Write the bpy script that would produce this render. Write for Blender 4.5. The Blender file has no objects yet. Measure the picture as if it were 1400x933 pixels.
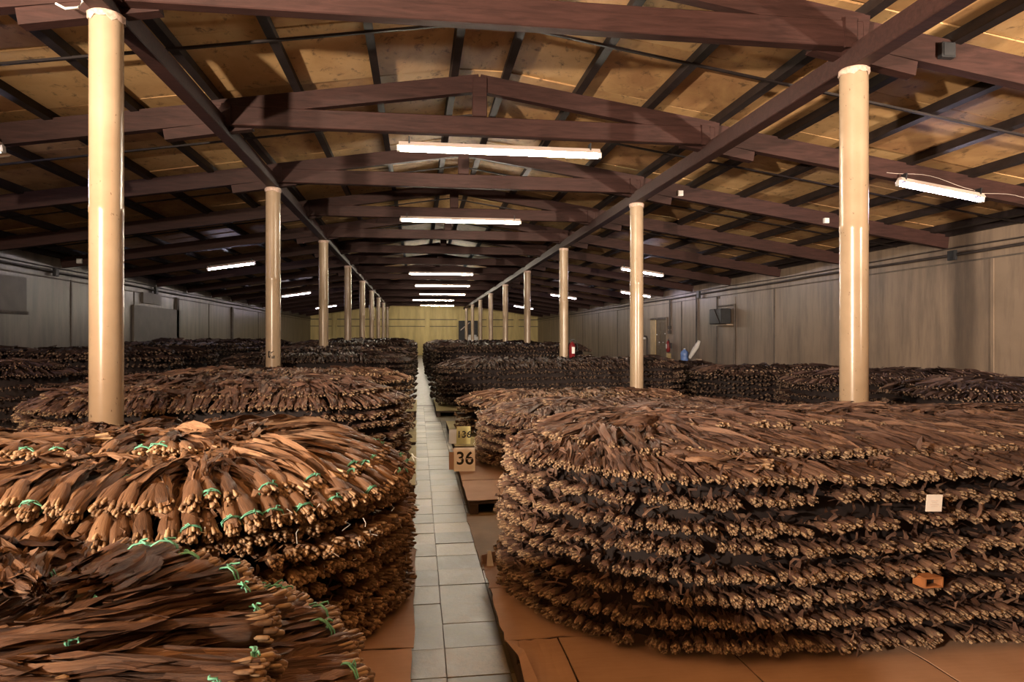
import bpy, math, random
import numpy as np
from mathutils import Matrix, Vector

S = bpy.context.scene
COL = S.collection
PI = math.pi
R0 = np.random.RandomState

# ------------------------------------------------------------------ camera, world, lights, exposure
CAMZ = 1.27
TH = math.atan(129 / 933.33)                 # the camera is turned to the right of the aisle direction (+Y)
cam_d = bpy.data.cameras.new('camera'); cam = bpy.data.objects.new('camera', cam_d); COL.objects.link(cam)
cam_d.sensor_fit = 'HORIZONTAL'; cam_d.sensor_width = 36; cam_d.lens = 24
cam_d.shift_y = -3.5 / 1400; cam_d.clip_start = 0.05; cam_d.clip_end = 200
cam.location = (0, 0, CAMZ); cam.rotation_euler = (PI / 2, 0, -TH)
S.camera = cam

W = bpy.data.worlds.new('world'); S.world = W; W.use_nodes = True
W.node_tree.nodes['Background'].inputs[0].default_value = (0.50, 0.43, 0.56, 1)
W.node_tree.nodes['Background'].inputs[1].default_value = 0.07

def lamp(name, kind, loc, energy, color, size=0.2, aim=None):
    d = bpy.data.lights.new(name, kind); d.energy = energy; d.color = color
    if kind == 'AREA': d.shape = 'DISK'; d.size = size
    else: d.shadow_soft_size = size
    o = bpy.data.objects.new(name, d); COL.objects.link(o); o.location = loc
    if aim: o.rotation_euler = (Vector(aim) - Vector(loc)).to_track_quat('-Z', 'Y').to_euler()
    return o
# warm work light standing to the left of and behind the photographer
WARM = (1.0, 0.79, 0.59)
lamp('warm_lamp', 'POINT', (-4.9, -2.8, 2.5), 2500, WARM, 0.12)
for n_, p_, e_, a_, sz in (('roof_fill_left', (-3.7, -1.6, 1.7), 6000, (1.6, 6.5, 6.1), 80), ('roof_fill_right', (6.6, -2.2, 1.7), 6600, (8.2, 8.0, 5.2), 80)):  # unseen spots added behind the camera to brighten the roof and right wall
    u = lamp(n_, 'SPOT', p_, e_, WARM, 0.10, a_); u.data.spot_size = math.radians(sz); u.data.spot_blend = 0.75

S.view_settings.view_transform = 'Standard'; S.view_settings.look = 'None'
S.view_settings.gamma = 1; S.view_settings.use_curve_mapping = False
S.view_settings.exposure = 0.25
S.cycles.use_denoising = True
S.cycles.max_bounces = 6; S.cycles.diffuse_bounces = 3; S.cycles.glossy_bounces = 3

# ------------------------------------------------------------------ helpers
_c, _s = math.cos(TH), math.sin(TH)
def P(px, py, d):
    """a photograph pixel at distance d down the hall -> (x, d, z)"""
    r = (px - 700) / 933.33
    X = d * (r * _c + _s) / (_c - r * _s)
    f = X * _s + d * _c
    return X, d, CAMZ + (463 - py) / 933.33 * f

def tag(o, label=None, cat=None, group=None, kind=None):
    if label: o['label'] = label
    if cat: o['category'] = cat
    if group: o['group'] = group
    if kind: o['kind'] = kind
    return o

def empty(name, loc, label=None, cat=None, group=None, kind=None):
    o = bpy.data.objects.new(name, None); COL.objects.link(o); o.location = loc
    o.empty_display_size = 0.1
    return tag(o, label, cat, group, kind)

def link(name, me, parent=None, loc=None, rot=None, scale=None):
    o = bpy.data.objects.new(name, me); COL.objects.link(o)
    if parent: o.parent = parent
    if loc is not None: o.location = loc
    if rot is not None: o.rotation_euler = rot
    if scale is not None: o.scale = scale
    return o

class MB:
    """collects faces of any size into one mesh"""
    def __init__(self): self.v = []; self.f = []; self.m = []; self.sm = []
    def add(self, vs, fs, m=0, smooth=False):
        b = len(self.v); self.v += [tuple(p) for p in vs]
        for f in fs: self.f.append([b + i for i in f]); self.m.append(m); self.sm.append(smooth)
        return self
    def box(self, a, b, m=0, bev=0):
        x0, y0, z0 = a; x1, y1, z1 = b
        if bev <= 0:
            vs = [(x0,y0,z0),(x1,y0,z0),(x1,y1,z0),(x0,y1,z0),(x0,y0,z1),(x1,y0,z1),(x1,y1,z1),(x0,y1,z1)]
            return self.add(vs, [(3,2,1,0),(4,5,6,7),(0,1,5,4),(1,2,6,5),(2,3,7,6),(3,0,4,7)], m)
        vs = []; q = bev
        for z, k in ((z0, q), (z0 + q, 0), (z1 - q, 0), (z1, q)):
            vs += [(x0+k,y0+q,z),(x0+q,y0+k,z),(x1-q,y0+k,z),(x1-k,y0+q,z),(x1-k,y1-q,z),(x1-q,y1-k,z),(x0+q,y1-k,z),(x0+k,y1-q,z)]
        fs = [tuple(range(7, -1, -1)), tuple(range(24, 32))]
        for L in range(3):
            for i in range(8): fs.append((L*8+i, L*8+(i+1)%8, L*8+8+(i+1)%8, L*8+8+i))
        return self.add(vs, fs, m)
    def bar(self, p, q, w, h, m=0, up=(0,0,1)):
        """a rectangular bar from p to q, w wide and h deep"""
        p = Vector(p); q = Vector(q); d = (q - p).normalized(); s = d.cross(Vector(up)).normalized(); u = s.cross(d)
        vs = [c + s * a * w / 2 + u * b * h / 2 for c in (p, q) for a, b in ((-1,-1),(1,-1),(1,1),(-1,1))]
        return self.add(vs, [(0,1,2,3),(7,6,5,4),(0,4,5,1),(1,5,6,2),(2,6,7,3),(3,7,4,0)], m)
    def tube(self, pts, r, n=8, m=0, cap=True, smooth=True):
        pts = [Vector(p) for p in pts]; rr = r if isinstance(r, (list, tuple)) else [r] * len(pts); vs = []
        for i, p in enumerate(pts):
            d = (pts[min(i+1, len(pts)-1)] - pts[max(i-1, 0)]).normalized()
            a = Vector((0,0,1)) if abs(d.z) < 0.9 else Vector((1,0,0))
            s = d.cross(a).normalized(); u = s.cross(d)
            vs += [p + (s * math.cos(2*PI*k/n) + u * math.sin(2*PI*k/n)) * rr[i] for k in range(n)]
        fs = [(i*n+k, i*n+(k+1)%n, (i+1)*n+(k+1)%n, (i+1)*n+k) for i in range(len(pts)-1) for k in range(n)]
        self.add(vs, fs, m, smooth)
        if cap: self.add(vs[:n], [tuple(range(n-1, -1, -1))], m); self.add(vs[-n:], [tuple(range(n))], m)
        return self
    def lathe(self, prof, n=16, m=0, c=(0,0)):
        vs = [(c[0] + r*math.cos(2*PI*k/n), c[1] + r*math.sin(2*PI*k/n), z) for r, z in prof for k in range(n)]
        fs = [(i*n+k, i*n+(k+1)%n, (i+1)*n+(k+1)%n, (i+1)*n+k) for i in range(len(prof)-1) for k in range(n)]
        self.add(vs, fs, m, True)
        return self.add(vs[:n], [tuple(range(n-1,-1,-1))], m).add(vs[-n:], [tuple(range(n))], m)
    def mesh(self, name, mats):
        me = bpy.data.meshes.new(name); me.from_pydata(self.v, [], self.f)
        for x in (mats if isinstance(mats, (list, tuple)) else [mats]): me.materials.append(x)
        me.polygons.foreach_set('material_index', self.m); me.polygons.foreach_set('use_smooth', self.sm)
        me.update(); return me
    def obj(self, name, mats, parent=None, loc=None, rot=None):
        return link(name, self.mesh(name, mats), parent, loc, rot)

# ------------------------------------------------------------------ materials
class N:
    def __init__(self, name):
        self.mat = bpy.data.materials.new(name); self.mat.use_nodes = True
        self.t = self.mat.node_tree; self.b = self.t.nodes['Principled BSDF']
    def n(self, typ, **kw):
        o = self.t.nodes.new(typ)
        for k, v in kw.items():
            if k in o.inputs: o.inputs[k].default_value = v
            else: setattr(o, k, v)
        return o
    def l(self, a, b): self.t.links.new(a, b)
    def coord(self, kind='Object', scale=(1,1,1)):
        tc = self.n('ShaderNodeTexCoord'); mp = self.n('ShaderNodeMapping'); mp.inputs['Scale'].default_value = scale
        self.l(tc.outputs[kind], mp.inputs['Vector']); return mp.outputs['Vector']
    def noise(self, vec, scale, detail=4, rough=0.55, dist=0):
        o = self.n('ShaderNodeTexNoise', Scale=scale, Detail=detail, Roughness=rough, Distortion=dist)
        if vec is not None: self.l(vec, o.inputs['Vector'])
        return o.outputs['Fac']
    def ramp(self, fac, *stops):
        o = self.n('ShaderNodeValToRGB'); e = o.color_ramp.elements
        while len(e) < len(stops): e.new(0.5)
        for k, (p, c) in enumerate(stops): e[k].position = p; e[k].color = (*c, 1)
        self.l(fac, o.inputs['Fac']); return o.outputs['Color']
    def mix(self, fac, a, b, blend='MIX'):
        o = self.n('ShaderNodeMix', data_type='RGBA', blend_type=blend)
        for i, v in ((0, fac), (6, a), (7, b)):
            if isinstance(v, (int, float)): o.inputs[i].default_value = v
            elif isinstance(v, tuple): o.inputs[i].default_value = (*v, 1)
            else: self.l(v, o.inputs[i])
        return o.outputs[2]
    def math(self, op, a, b=0.0):
        o = self.n('ShaderNodeMath', operation=op)
        for i, v in enumerate((a, b)):
            if isinstance(v, (int, float)): o.inputs[i].default_value = v
            else: self.l(v, o.inputs[i])
        return o.outputs[0]
    def rnd(self): return self.n('ShaderNodeObjectInfo').outputs['Random']
    def attr(self, name): return self.n('ShaderNodeAttribute', attribute_name=name).outputs['Fac']
    def bump(self, h, strength=0.4, dist=0.01):
        o = self.n('ShaderNodeBump', Strength=strength, Distance=dist); self.l(h, o.inputs['Height']); self.l(o.outputs['Normal'], self.b.inputs['Normal'])
    def out(self, col, rough=0.6, spec=0.4, metal=0.0):
        if isinstance(col, tuple): self.b.inputs['Base Color'].default_value = (*col, 1)
        else: self.l(col, self.b.inputs['Base Color'])
        if isinstance(rough, (int, float)): self.b.inputs['Roughness'].default_value = rough
        else: self.l(rough, self.b.inputs['Roughness'])
        self.b.inputs['Specular IOR Level'].default_value = spec; self.b.inputs['Metallic'].default_value = metal
        return self.mat

def plain(name, col, rough=0.6, var=0.25, scale=14, spec=0.4, metal=0.0, bump=0.15):
    m = N(name); f = m.noise(m.coord(), scale, 5)
    dk = tuple(c * (1 - var) for c in col); lt = tuple(min(1, c * (1 + var)) for c in col)
    if bump: m.bump(f, bump, 0.004)
    return m.out(m.ramp(f, (0.3, dk), (0.7, lt)), rough, spec, metal)

def emit(name, col, strength):
    m = N(name); m.b.inputs['Base Color'].default_value = (0.9, 0.9, 0.9, 1)
    m.b.inputs['Emission Color'].default_value = (*col, 1); m.b.inputs['Emission Strength'].default_value = strength
    return m.mat

def m_leaf(name, dark, mid, tan):
    m = N(name); uv = m.coord('UV', (9.0, 170.0, 1.0))
    fib = m.noise(uv, 1.2, 5, 0.6); v = m.math('FRACT', m.math('ADD', m.attr('var'), m.rnd()))
    big = m.noise(m.coord('Object', (1,1,1)), 9, 3)
    f = m.math('ADD', m.math('MULTIPLY', fib, 0.55), m.math('ADD', m.math('MULTIPLY', v, 0.32), m.math('MULTIPLY', big, 0.2)))
    col = m.ramp(f, (0.30, dark), (0.55, mid), (0.82, tan))
    m.bump(m.noise(m.coord('UV', (14.0, 260.0, 1.0)), 1.5, 5, 0.65), 0.9, 0.005)
    return m.out(col, 0.52, 0.35)

LEAF = m_leaf('tobacco_leaf', (0.042, 0.022, 0.017), (0.165, 0.088, 0.058), (0.37, 0.225, 0.135))
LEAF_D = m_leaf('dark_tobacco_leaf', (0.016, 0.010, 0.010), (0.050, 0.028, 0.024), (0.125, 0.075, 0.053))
LEAF_T = m_leaf('tan_tobacco_leaf', (0.050, 0.026, 0.018), (0.215, 0.118, 0.070), (0.45, 0.28, 0.165))
LEAF_C = m_leaf('brown_tobacco_leaf', (0.034, 0.019, 0.017), (0.130, 0.072, 0.054), (0.30, 0.185, 0.125))
def m_stem(name, a, b, c):
    m = N(name); v = m.math('FRACT', m.math('ADD', m.attr('var'), m.rnd()))
    f = m.math('ADD', m.math('MULTIPLY', v, 0.6), m.math('MULTIPLY', m.noise(m.coord('Object'), 90, 3), 0.5))
    return m.out(m.ramp(f, (0.2, a), (0.5, b), (0.85, c)), 0.55, 0.35)
STEM = m_stem('tobacco_stem', (0.10, 0.054, 0.034), (0.28, 0.18, 0.11), (0.50, 0.36, 0.225))
STEM_T = m_stem('tan_tobacco_stem', (0.11, 0.06, 0.036), (0.32, 0.205, 0.12), (0.54, 0.38, 0.235))
STEM_C = m_stem('brown_tobacco_stem', (0.060, 0.034, 0.025), (0.19, 0.125, 0.08), (0.40, 0.29, 0.185))
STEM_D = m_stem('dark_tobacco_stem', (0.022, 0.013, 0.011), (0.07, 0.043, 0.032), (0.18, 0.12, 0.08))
CORE = plain('packed_leaf_gap_shade', (0.014, 0.008, 0.008), 0.8, 0.4, 30)  # near-black: the shade in the gaps between rows is put into this colour
STRING = plain('green_string', (0.16, 0.50, 0.36), 0.45, 0.3, 60)
WSTRING = plain('white_string', (0.62, 0.62, 0.60), 0.5, 0.2, 60)

def m_timber(name, col):
    m = N(name); f = m.noise(m.coord('Object', (1.0, 9.0, 9.0)), 3.0, 6, 0.65, 0.6); g = m.noise(m.coord(), 1.3, 4)
    a = tuple(c * 0.55 for c in col); b = tuple(c * 1.5 for c in col)
    m.bump(f, 0.25, 0.006)
    return m.out(m.mix(m.math('MULTIPLY', g, 0.45), m.ramp(f, (0.3, a), (0.72, b)), tuple(c * 0.5 for c in col)), 0.6, 0.22)
TIMBER = m_timber('red_timber', (0.042, 0.018, 0.0155))
PURLIN = plain('dark_purlin', (0.018, 0.012, 0.012), 0.6, 0.4, 8)

def m_panel():
    m = N('roof_panel'); r = m.rnd(); r2 = m.attr('var'); v = m.math('FRACT', m.math('ADD', r, r2))
    tc = m.coord('Object'); off = m.n('ShaderNodeVectorMath', operation='ADD'); m.l(tc, off.inputs[0])
    cb = m.n('ShaderNodeCombineXYZ'); m.l(m.math('MULTIPLY', r, 50.0), cb.inputs[0]); m.l(m.math('MULTIPLY', r, 31.0), cb.inputs[1]); m.l(cb.outputs[0], off.inputs[1])
    vec = off.outputs[0]
    a = m.noise(vec, 2.2, 5, 0.6, 0.8); st = m.noise(vec, 6.5, 8, 0.72, 0.4)
    base = m.ramp(m.math('ADD', m.math('MULTIPLY', a, 0.7), m.math('MULTIPLY', v, 0.3)), (0.25, (0.35, 0.18, 0.085)), (0.5, (0.56, 0.34, 0.155)), (0.8, (0.72, 0.49, 0.24)))
    spots = m.ramp(st, (0.555, (0, 0, 0)), (0.66, (1, 1, 1)))
    col = m.mix(m.math('MULTIPLY', spots, 0.75), base, (0.075, 0.045, 0.03))
    m.bump(a, 0.2, 0.02)
    return m.out(col, 0.6, 0.3)
PANEL = m_panel()
ROOF = plain('roof_sheet', (0.16, 0.10, 0.06), 0.7, 0.3, 3)
BEIGE = None
def m_column():
    m = N('cream_gloss_paint'); v = m.coord('Object'); g = m.noise(v, 3, 4); ch = m.noise(m.coord('Object', (1,1,0.6)), 26, 5, 0.7)
    base = m.ramp(g, (0.3, (0.335, 0.247, 0.165)), (0.7, (0.41, 0.312, 0.217)))
    chips = m.ramp(ch, (0.655, (0,0,0)), (0.685, (1,1,1)))
    m.bump(m.noise(v, 12, 3), 0.08, 0.01)
    return m.out(m.mix(m.math('MULTIPLY', chips, 0.8), base, (0.12, 0.075, 0.05)), 0.24, 0.5)
CREAM = m_column()

def m_wall(name, a, b, stain, rough):
    m = N(name); v = m.coord('Object'); g = m.noise(v, 0.7, 5, 0.6); st = m.noise(m.coord('Object', (1.3, 1.3, 0.18)), 2.6, 6, 0.65)
    col = m.mix(m.math('MULTIPLY', m.ramp(st, (0.42, (0,0,0)), (0.66, (1,1,1))), 0.8), m.ramp(g, (0.3, a), (0.7, b)), stain)
    m.bump(m.noise(v, 9, 4), 0.12, 0.01)
    return m.out(col, m.math('ADD', m.math('MULTIPLY', g, 0.25), rough), 0.4)
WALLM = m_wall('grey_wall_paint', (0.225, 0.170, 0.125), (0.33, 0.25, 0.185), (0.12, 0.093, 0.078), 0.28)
WALLG = m_wall('grey_wall_paint_shaded', (0.125, 0.10, 0.08), (0.21, 0.17, 0.135), (0.07, 0.058, 0.05), 0.24)  # same paint as the right wall, the left side's dim light put into its colour
WALLY = m_wall('yellow_wall_paint', (0.70, 0.56, 0.23), (0.78, 0.64, 0.29), (0.55, 0.43, 0.19), 0.4)
GROOVE = plain('wall_joint', (0.12, 0.10, 0.085), 0.7, 0.3, 6)
GATE = plain('painted_door_panel', (0.135, 0.115, 0.092), 0.5, 0.15, 3)
DOORW = plain('dark_door_timber', (0.10, 0.065, 0.03), 0.5, 0.3, 9)
JAMB = plain('pale_jamb', (0.55, 0.42, 0.22), 0.5, 0.15, 5)

def m_tile(name):
    m = N(name); v = m.coord('Object'); r = m.math('FRACT', m.math('ADD', m.rnd(), m.attr('var')))
    g = m.noise(v, 14, 6, 0.7, 0.5); sp = m.noise(v, 60, 4, 0.7)
    base = m.ramp(m.math('ADD', m.math('MULTIPLY', g, 0.6), m.math('MULTIPLY', r, 0.35)), (0.28, (0.052, 0.039, 0.021)), (0.5, (0.125, 0.099, 0.057)), (0.78, (0.26, 0.21, 0.132)))
    col = m.mix(m.math('MULTIPLY', m.ramp(sp, (0.55, (0,0,0)), (0.66, (1,1,1))), 0.75), base, (0.07, 0.055, 0.035))
    m.bump(g, 0.25, 0.006)
    return m.out(col, m.math('ADD', m.math('MULTIPLY', g, 0.45), 0.20), 0.45)
TILE = m_tile('floor_tile')
def m_floor():
    m = N('floor_far'); v = m.coord('Object'); br = m.n('ShaderNodeTexBrick', offset=0.0, Scale=1.0)
    br.inputs['Brick Width'].default_value = 0.24; br.inputs['Row Height'].default_value = 0.24; br.inputs['Mortar Size'].default_value = 0.004
    br.inputs['Color1'].default_value = (0.135, 0.118, 0.084, 1); br.inputs['Color2'].default_value = (0.10, 0.087, 0.06, 1); br.inputs['Mortar'].default_value = (0.08, 0.07, 0.055, 1)
    m.l(v, br.inputs['Vector'])
    g = m.noise(v, 14, 6, 0.7, 0.5)
    col = m.mix(0.45, br.outputs['Color'], m.ramp(g, (0.3, (0.14, 0.12, 0.09)), (0.7, (0.16, 0.14, 0.10))))
    m.bump(g, 0.25, 0.006)
    return m.out(col, m.math('ADD', m.math('MULTIPLY', g, 0.45), 0.20), 0.45)
FLOORM = m_floor()
def m_card(name, a, b):
    m = N(name); v = m.coord('Object'); g = m.noise(v, 3.2, 5, 0.6); s = m.noise(m.coord('Object', (1, 14, 1)), 6, 3)
    c = m.ramp(m.math('ADD', m.math('MULTIPLY', g, 0.75), m.math('MULTIPLY', s, 0.25)), (0.3, a), (0.7, b))
    return m.out(c, 0.7, 0.2)
CARDB = m_card('cardboard', (0.30, 0.185, 0.125), (0.43, 0.28, 0.195))
CARDF = m_card('dusty_cardboard', (0.15, 0.105, 0.065), (0.25, 0.18, 0.115))
CARDY = m_card('pale_cardboard', (0.24, 0.19, 0.085), (0.34, 0.28, 0.13))
WOOD = plain('pallet_wood', (0.07, 0.045, 0.032), 0.7, 0.4, 10)
WHITEC = plain('white_card', (0.86, 0.84, 0.82), 0.6, 0.06, 8, bump=0)
YELC = plain('yellow_card', (0.56, 0.50, 0.22), 0.6, 0.15, 9, bump=0)
INK = plain('black_ink', (0.015, 0.014, 0.014), 0.5, 0.1, 8, bump=0)
BLACK = plain('black_metal', (0.02, 0.021, 0.025), 0.5, 0.2, 10)
PIPE = plain('dark_conduit', (0.045, 0.036, 0.034), 0.5, 0.3, 5)
WHITEP = plain('white_plastic', (0.75, 0.74, 0.73), 0.4, 0.05, 6, bump=0)
HOUS = plain('lamp_housing', (0.62, 0.52, 0.48), 0.4, 0.08, 6, bump=0)
RED = plain('red_enamel', (0.19, 0.013, 0.018), 0.35, 0.15, 8, bump=0)
BLUE = plain('blue_jug_plastic', (0.14, 0.24, 0.55), 0.25, 0.2, 6, bump=0)
PLASTER = plain('broken_plaster', (0.55, 0.40, 0.33), 0.8, 0.3, 40, bump=0.6)
ORANGEW = plain('orange_wood', (0.36, 0.15, 0.06), 0.5, 0.25, 20)
T_WARM = emit('lit_tube_warm', (1.0, 0.87, 0.67), 175)
T_COOL = emit('lit_tube_violet', (0.90, 0.80, 1.0), 52)

# ------------------------------------------------------------------ the setting
XL, XR, Y0, Y1 = -7.95, 9.33, -6.1, 52.7
RX = 0.72
def z_raf(x): return 4.27 - 0.15 * abs(x - RX)          # centre line of the rafters
def z_pan(x): return 4.475 - 0.15 * abs(x - RX)         # underside of the roof panels
BAY = 2.825
TRUSS = [5.2 + BAY * k for k in range(-3, 17)]
COLS_Y = [5.2 + 5.65 * k for k in range(-1, 9)]
XCL, XCR, ZCL, ZCR = -2.19, 3.57, 3.57, 3.49            # column lines and heights of their tops

fl = MB(); fl.box((XL - .2, Y0, -.2), (XR + .2, Y1, -0.012)); 
floor = fl.obj('floor', FLOORM); tag(floor, kind='structure')
floor.location = (0.109, 2.805 % .24, 0)
for v in floor.data.vertices: v.co.x -= 0.109; v.co.y -= 2.805 % .24
MB().box((-.37 - floor.location.x, 2.0 - floor.location.y, -.0115), (1.07 - floor.location.x, 13.2 - floor.location.y, -.008)).obj('joint_bed', GROOVE, floor)
rng = R0(5)
tm = [MB().box((-.1190, -.1190, -.02), (.1190, .1190, 0), bev=.0012).mesh('tile', TILE) for _ in range(1)]
for j in range(-3, 42):
    for i in range(-2, 4):
        x = .109 + .24 * (i + .5); y = 2.805 + .24 * (j + .5)
        if i in (-2, 3) and y > 6: continue
        link('tile', tm[0], floor, (x - floor.location.x, y - floor.location.y, rng.uniform(-.0015, .0015)), (rng.uniform(-.004, .004), rng.uniform(-.004, .004), rng.uniform(-.004, .004) + PI / 2 * rng.randint(4)))

def wall(name, mb, mat): return tag(mb.obj(name, mat), kind='structure')
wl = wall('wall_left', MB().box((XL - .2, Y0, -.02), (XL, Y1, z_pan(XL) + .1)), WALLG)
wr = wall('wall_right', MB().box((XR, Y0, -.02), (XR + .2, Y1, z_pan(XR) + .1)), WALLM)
g = MB(); zt = z_pan(RX) + .1
for nm, ya, yb, mt in (('wall_back', Y1, Y1 + .2, WALLY), ('wall_front', Y0 - .2, Y0, WALLM)):
    pts = [(XL - .2, -.02), (XR + .2, -.02), (XR + .2, z_pan(XR) + .1), (RX, zt), (XL - .2, z_pan(XL) + .1)]
    b = MB(); b.add([(x, ya, z) for x, z in pts] + [(x, yb, z) for x, z in pts], [(0,1,2,3,4), (9,8,7,6,5)] + [(i, i+5, (i+1)%5+5, (i+1)%5) for i in range(5)])
    w = wall(nm, b, mt)
    if nm == 'wall_back': wb = w
# joints, pilasters and ledges of the walls
for y in (10.0, 13.4, 16.9, 20.2, 23.3, 27.9, 31.2, 34.6, 38.0, 41.4):
    MB().box((XR - .012, y - .03, 0), (XR + .01, y + .03, 2.6)).obj('joint_strip', WALLM if y < 11 else GROOVE, wr)
for y, w_ in ((13.6, .05), (17.05, .05), (20.6, .05), (24.0, .22), (27.6, .05), (30.8, .22), (35.8, .06), (39.2, .06)):
    MB().box((XL - .01, y - w_ / 2, 0), (XL + (.012 if w_ < .1 else .06), y + w_ / 2, 2.62)).obj('joint_strip' if w_ < .1 else 'pilaster', GROOVE, wl)
for x in (-6.2, -3.0, .73, 5.4, 7.6):
    MB().box((x - .12, Y1 - .09, 0), (x + .12, Y1 + .01, 3.3)).obj('pilaster', WALLY, wb)
for z, hh in ((2.72, .06), (2.2, .05)):
    for x0, x1 in ((XL, -6.4), (-6.0, -3.2), (-2.8, .55), (.92, 3.0), (4.75, 7.4), (7.8, XR)):
        MB().box((x0, Y1 - .035, z - hh / 2), (x1, Y1 + .01, z + hh / 2)).obj('ledge', GROOVE, wb)
# lintel line and upper band along the side walls
for w, x, s in ((wr, XR, -1), (wl, XL, 1)):
    MB().box((min(x, x + s * .015), Y0, 2.585), (max(x, x + s * .015), Y1, 2.61)).obj('lintel_joint', GROOVE, w)
    MB().tube([(x + s * .06, y, 2.735 + .01 * math.sin(y)) for y in np.linspace(Y0, Y1, 40)], .026, 6).obj('conduit', PIPE, w)
    MB().tube([(x + s * .04, y, 2.84 + .015 * math.sin(y * .7)) for y in np.linspace(Y0, Y1, 40)], .012, 5).obj('conduit', PIPE, w)
    MB().bar((x + s * .045, Y0, z_raf(x) + .15), (x + s * .045, Y1, z_raf(x) + .15), .09, .12).obj('wall_plate', PURLIN, w)

# roof: deck, panels, purlins, battens
rf = MB()
for xa, xb in ((XL - .2, RX), (RX, XR + .2)):
    a, b = z_pan(xa) + .06, z_pan(xb) + .06
    rf.add([(xa,Y0,a),(xb,Y0,b),(xb,Y1,b),(xa,Y1,a),(xa,Y0,a+.05),(xb,Y0,b+.05),(xb,Y1,b+.05),(xa,Y1,a+.05)], [(3,2,1,0),(4,5,6,7),(0,1,5,4),(1,2,6,5),(2,3,7,6),(3,0,4,7)])
ceiling = tag(rf.obj('ceiling', ROOF), kind='structure')
PUR = [.42 - .885 * k for k in range(10)][::-1] + [1.03 + .885 * k for k in range(10)]
SL = math.atan(.15)
for x in PUR:
    z = z_raf(x) + .15; sg = 1 if x > RX else -1
    MB().bar((x, Y0, z), (x, Y1, z), .085, .105, up=(.15 * sg, 0, 1)).obj('purlin', PURLIN, ceiling)
for k, y in enumerate(TRUSS):
    yy = y + BAY / 2
    if yy > Y1: continue
    for xa, xb in ((XL, RX), (RX, XR)):
        if k > 9: continue
        MB().bar((xa, yy, z_raf(xa) + .09), (xb, yy, z_raf(xb) + .09), .032, .022, up=(0, 0, 1)).obj('batten', PURLIN, ceiling)
edges = [XL] + PUR + [XR]
pm = MB().box((-.5, -.5, 0), (.5, .5, .02)).mesh('panel', PANEL)
rng = R0(11); cells = []
for i in range(len(edges) - 1):
    xa, xb = edges[i], edges[i + 1]; xc = (xa + xb) / 2
    y = 5.2 - 8 * BAY / 2; k = 0
    while y < Y1:
        yb = min(y + BAY / 2, Y1); ya = max(y, Y0); yc = (ya + yb) / 2; y += BAY / 2
        if yb <= Y0 + .05: continue
        if xa < RX < xb: sl = 0; z = z_pan(xa) + .0
        else: sl = SL if xc > RX else -SL; z = z_pan(xc)
        f = xc * _s + yc * _c; r = xc * _c - yc * _s
        px, py = (700 + 933 * r / max(f, .1), 463 - 933 * (z - CAMZ) / max(f, .1))
        vis = f > .5 and -60 < px < 1460 and -60 < py
        cells.append((vis, f, (xc, yc, z + rng.uniform(-.006, .01)), ((xb - xa) * .985 / math.cos(sl), (yb - ya) - .012), (rng.uniform(-.006, .006), sl + rng.uniform(-.012, .012), 0)))
cells.sort(key=lambda c: (not c[0], c[1]))
rest = MB()
for k, (vis, f, p, sz, ro) in enumerate(cells):
    if k < 300: link('panel', pm, ceiling, p, ro, (sz[0], sz[1], 1))
    else:
        M = Matrix.LocRotScale(Vector(p), __import__('mathutils').Euler(ro), Vector((sz[0], sz[1], 1)))
        rest.add([M @ v.co for v in pm.vertices], [tuple(pp.vertices) for pp in pm.polygons])
ro_ = rest.obj('distant_panels', PANEL, ceiling); ro_['kind'] = 'stuff'
at = ro_.data.attributes.new('var', 'FLOAT', 'POINT'); at.data.foreach_set('value', np.repeat(rng.rand(len(cells) - 300), 8).astype(np.float32))
# broken edges of the panels: pale splinter strips hanging beside the joints
rng = R0(4)
for k in range(26):
    i = rng.randint(1, len(edges) - 2); xa, xb = edges[i], edges[i + 1]
    if xa < RX < xb: continue
    y = 5.2 + BAY / 2 * rng.randint(0, 9) + rng.uniform(-.05, .05); xs = np.sort(rng.uniform(xa + .06, xb - .06, 2))
    MB().bar((xs[0], y, z_pan(xs[0]) - .012), (xs[1], y + rng.uniform(-.03, .03), z_pan(xs[1]) - .012), .025, .008).obj('splinter', JAMB, ceiling)

# ------------------------------------------------------------------ trusses, beams, columns
tm_ = {}
def tmesh(n, b): tm_[n] = b.mesh(n, TIMBER)
tmesh('tie_beam', MB().box((XCL - .05, -.06, 3.655), (XCR + .05, .06, 3.868), bev=.008))
for nm, xa, xb in (('inner_rafter', XCL - .1, RX), ('inner_rafter_b', XCR + .1, RX)):
    tmesh(nm, MB().bar((xa, 0, z_raf(xa) - .0), (xb, 0, z_raf(xb)), .10, .20))
for nm, xa, xb in (('outer_rafter', XL + .02, XCL), ('outer_rafter_b', XR - .02, XCR)):
    tmesh(nm, MB().bar((xa, .115, z_raf(xa)), (xb, .115, z_raf(xb)), .11, .235))
tmesh('king_post', MB().box((RX - .085, -.075, 3.868), (RX + .085, .02, 4.33), bev=.006))
for nm, x, s in (('corbel', XCL, -1), ('corbel_b', XCR, 1)):
    tmesh(nm, MB().bar((x - s * .32, .115, z_raf(x - s * .32) - .17), (x + s * .62, .115, z_raf(x + s * .62) - .19), .11, .12))
for nm, x, s in (('end_plate', XCL, 1), ('end_plate_b', XCR, -1)):
    tmesh(nm, MB().box((x + s * .08 - .05, -.085, 3.64), (x + s * .08 + .05, -.0605, 3.885)))
NTH = ['', '', '', 'nearest dark red roof truss, cut by the top of the picture', 'second red-brown roof truss, its king post above the first ceiling lamp',
       'third roof truss from the front, just behind the first ceiling lamp', 'fourth roof truss from the front, above the second ceiling lamp',
       'fifth roof truss from the front, just behind the second ceiling lamp', 'sixth roof truss from the front, above the lit lamp on the left']
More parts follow.
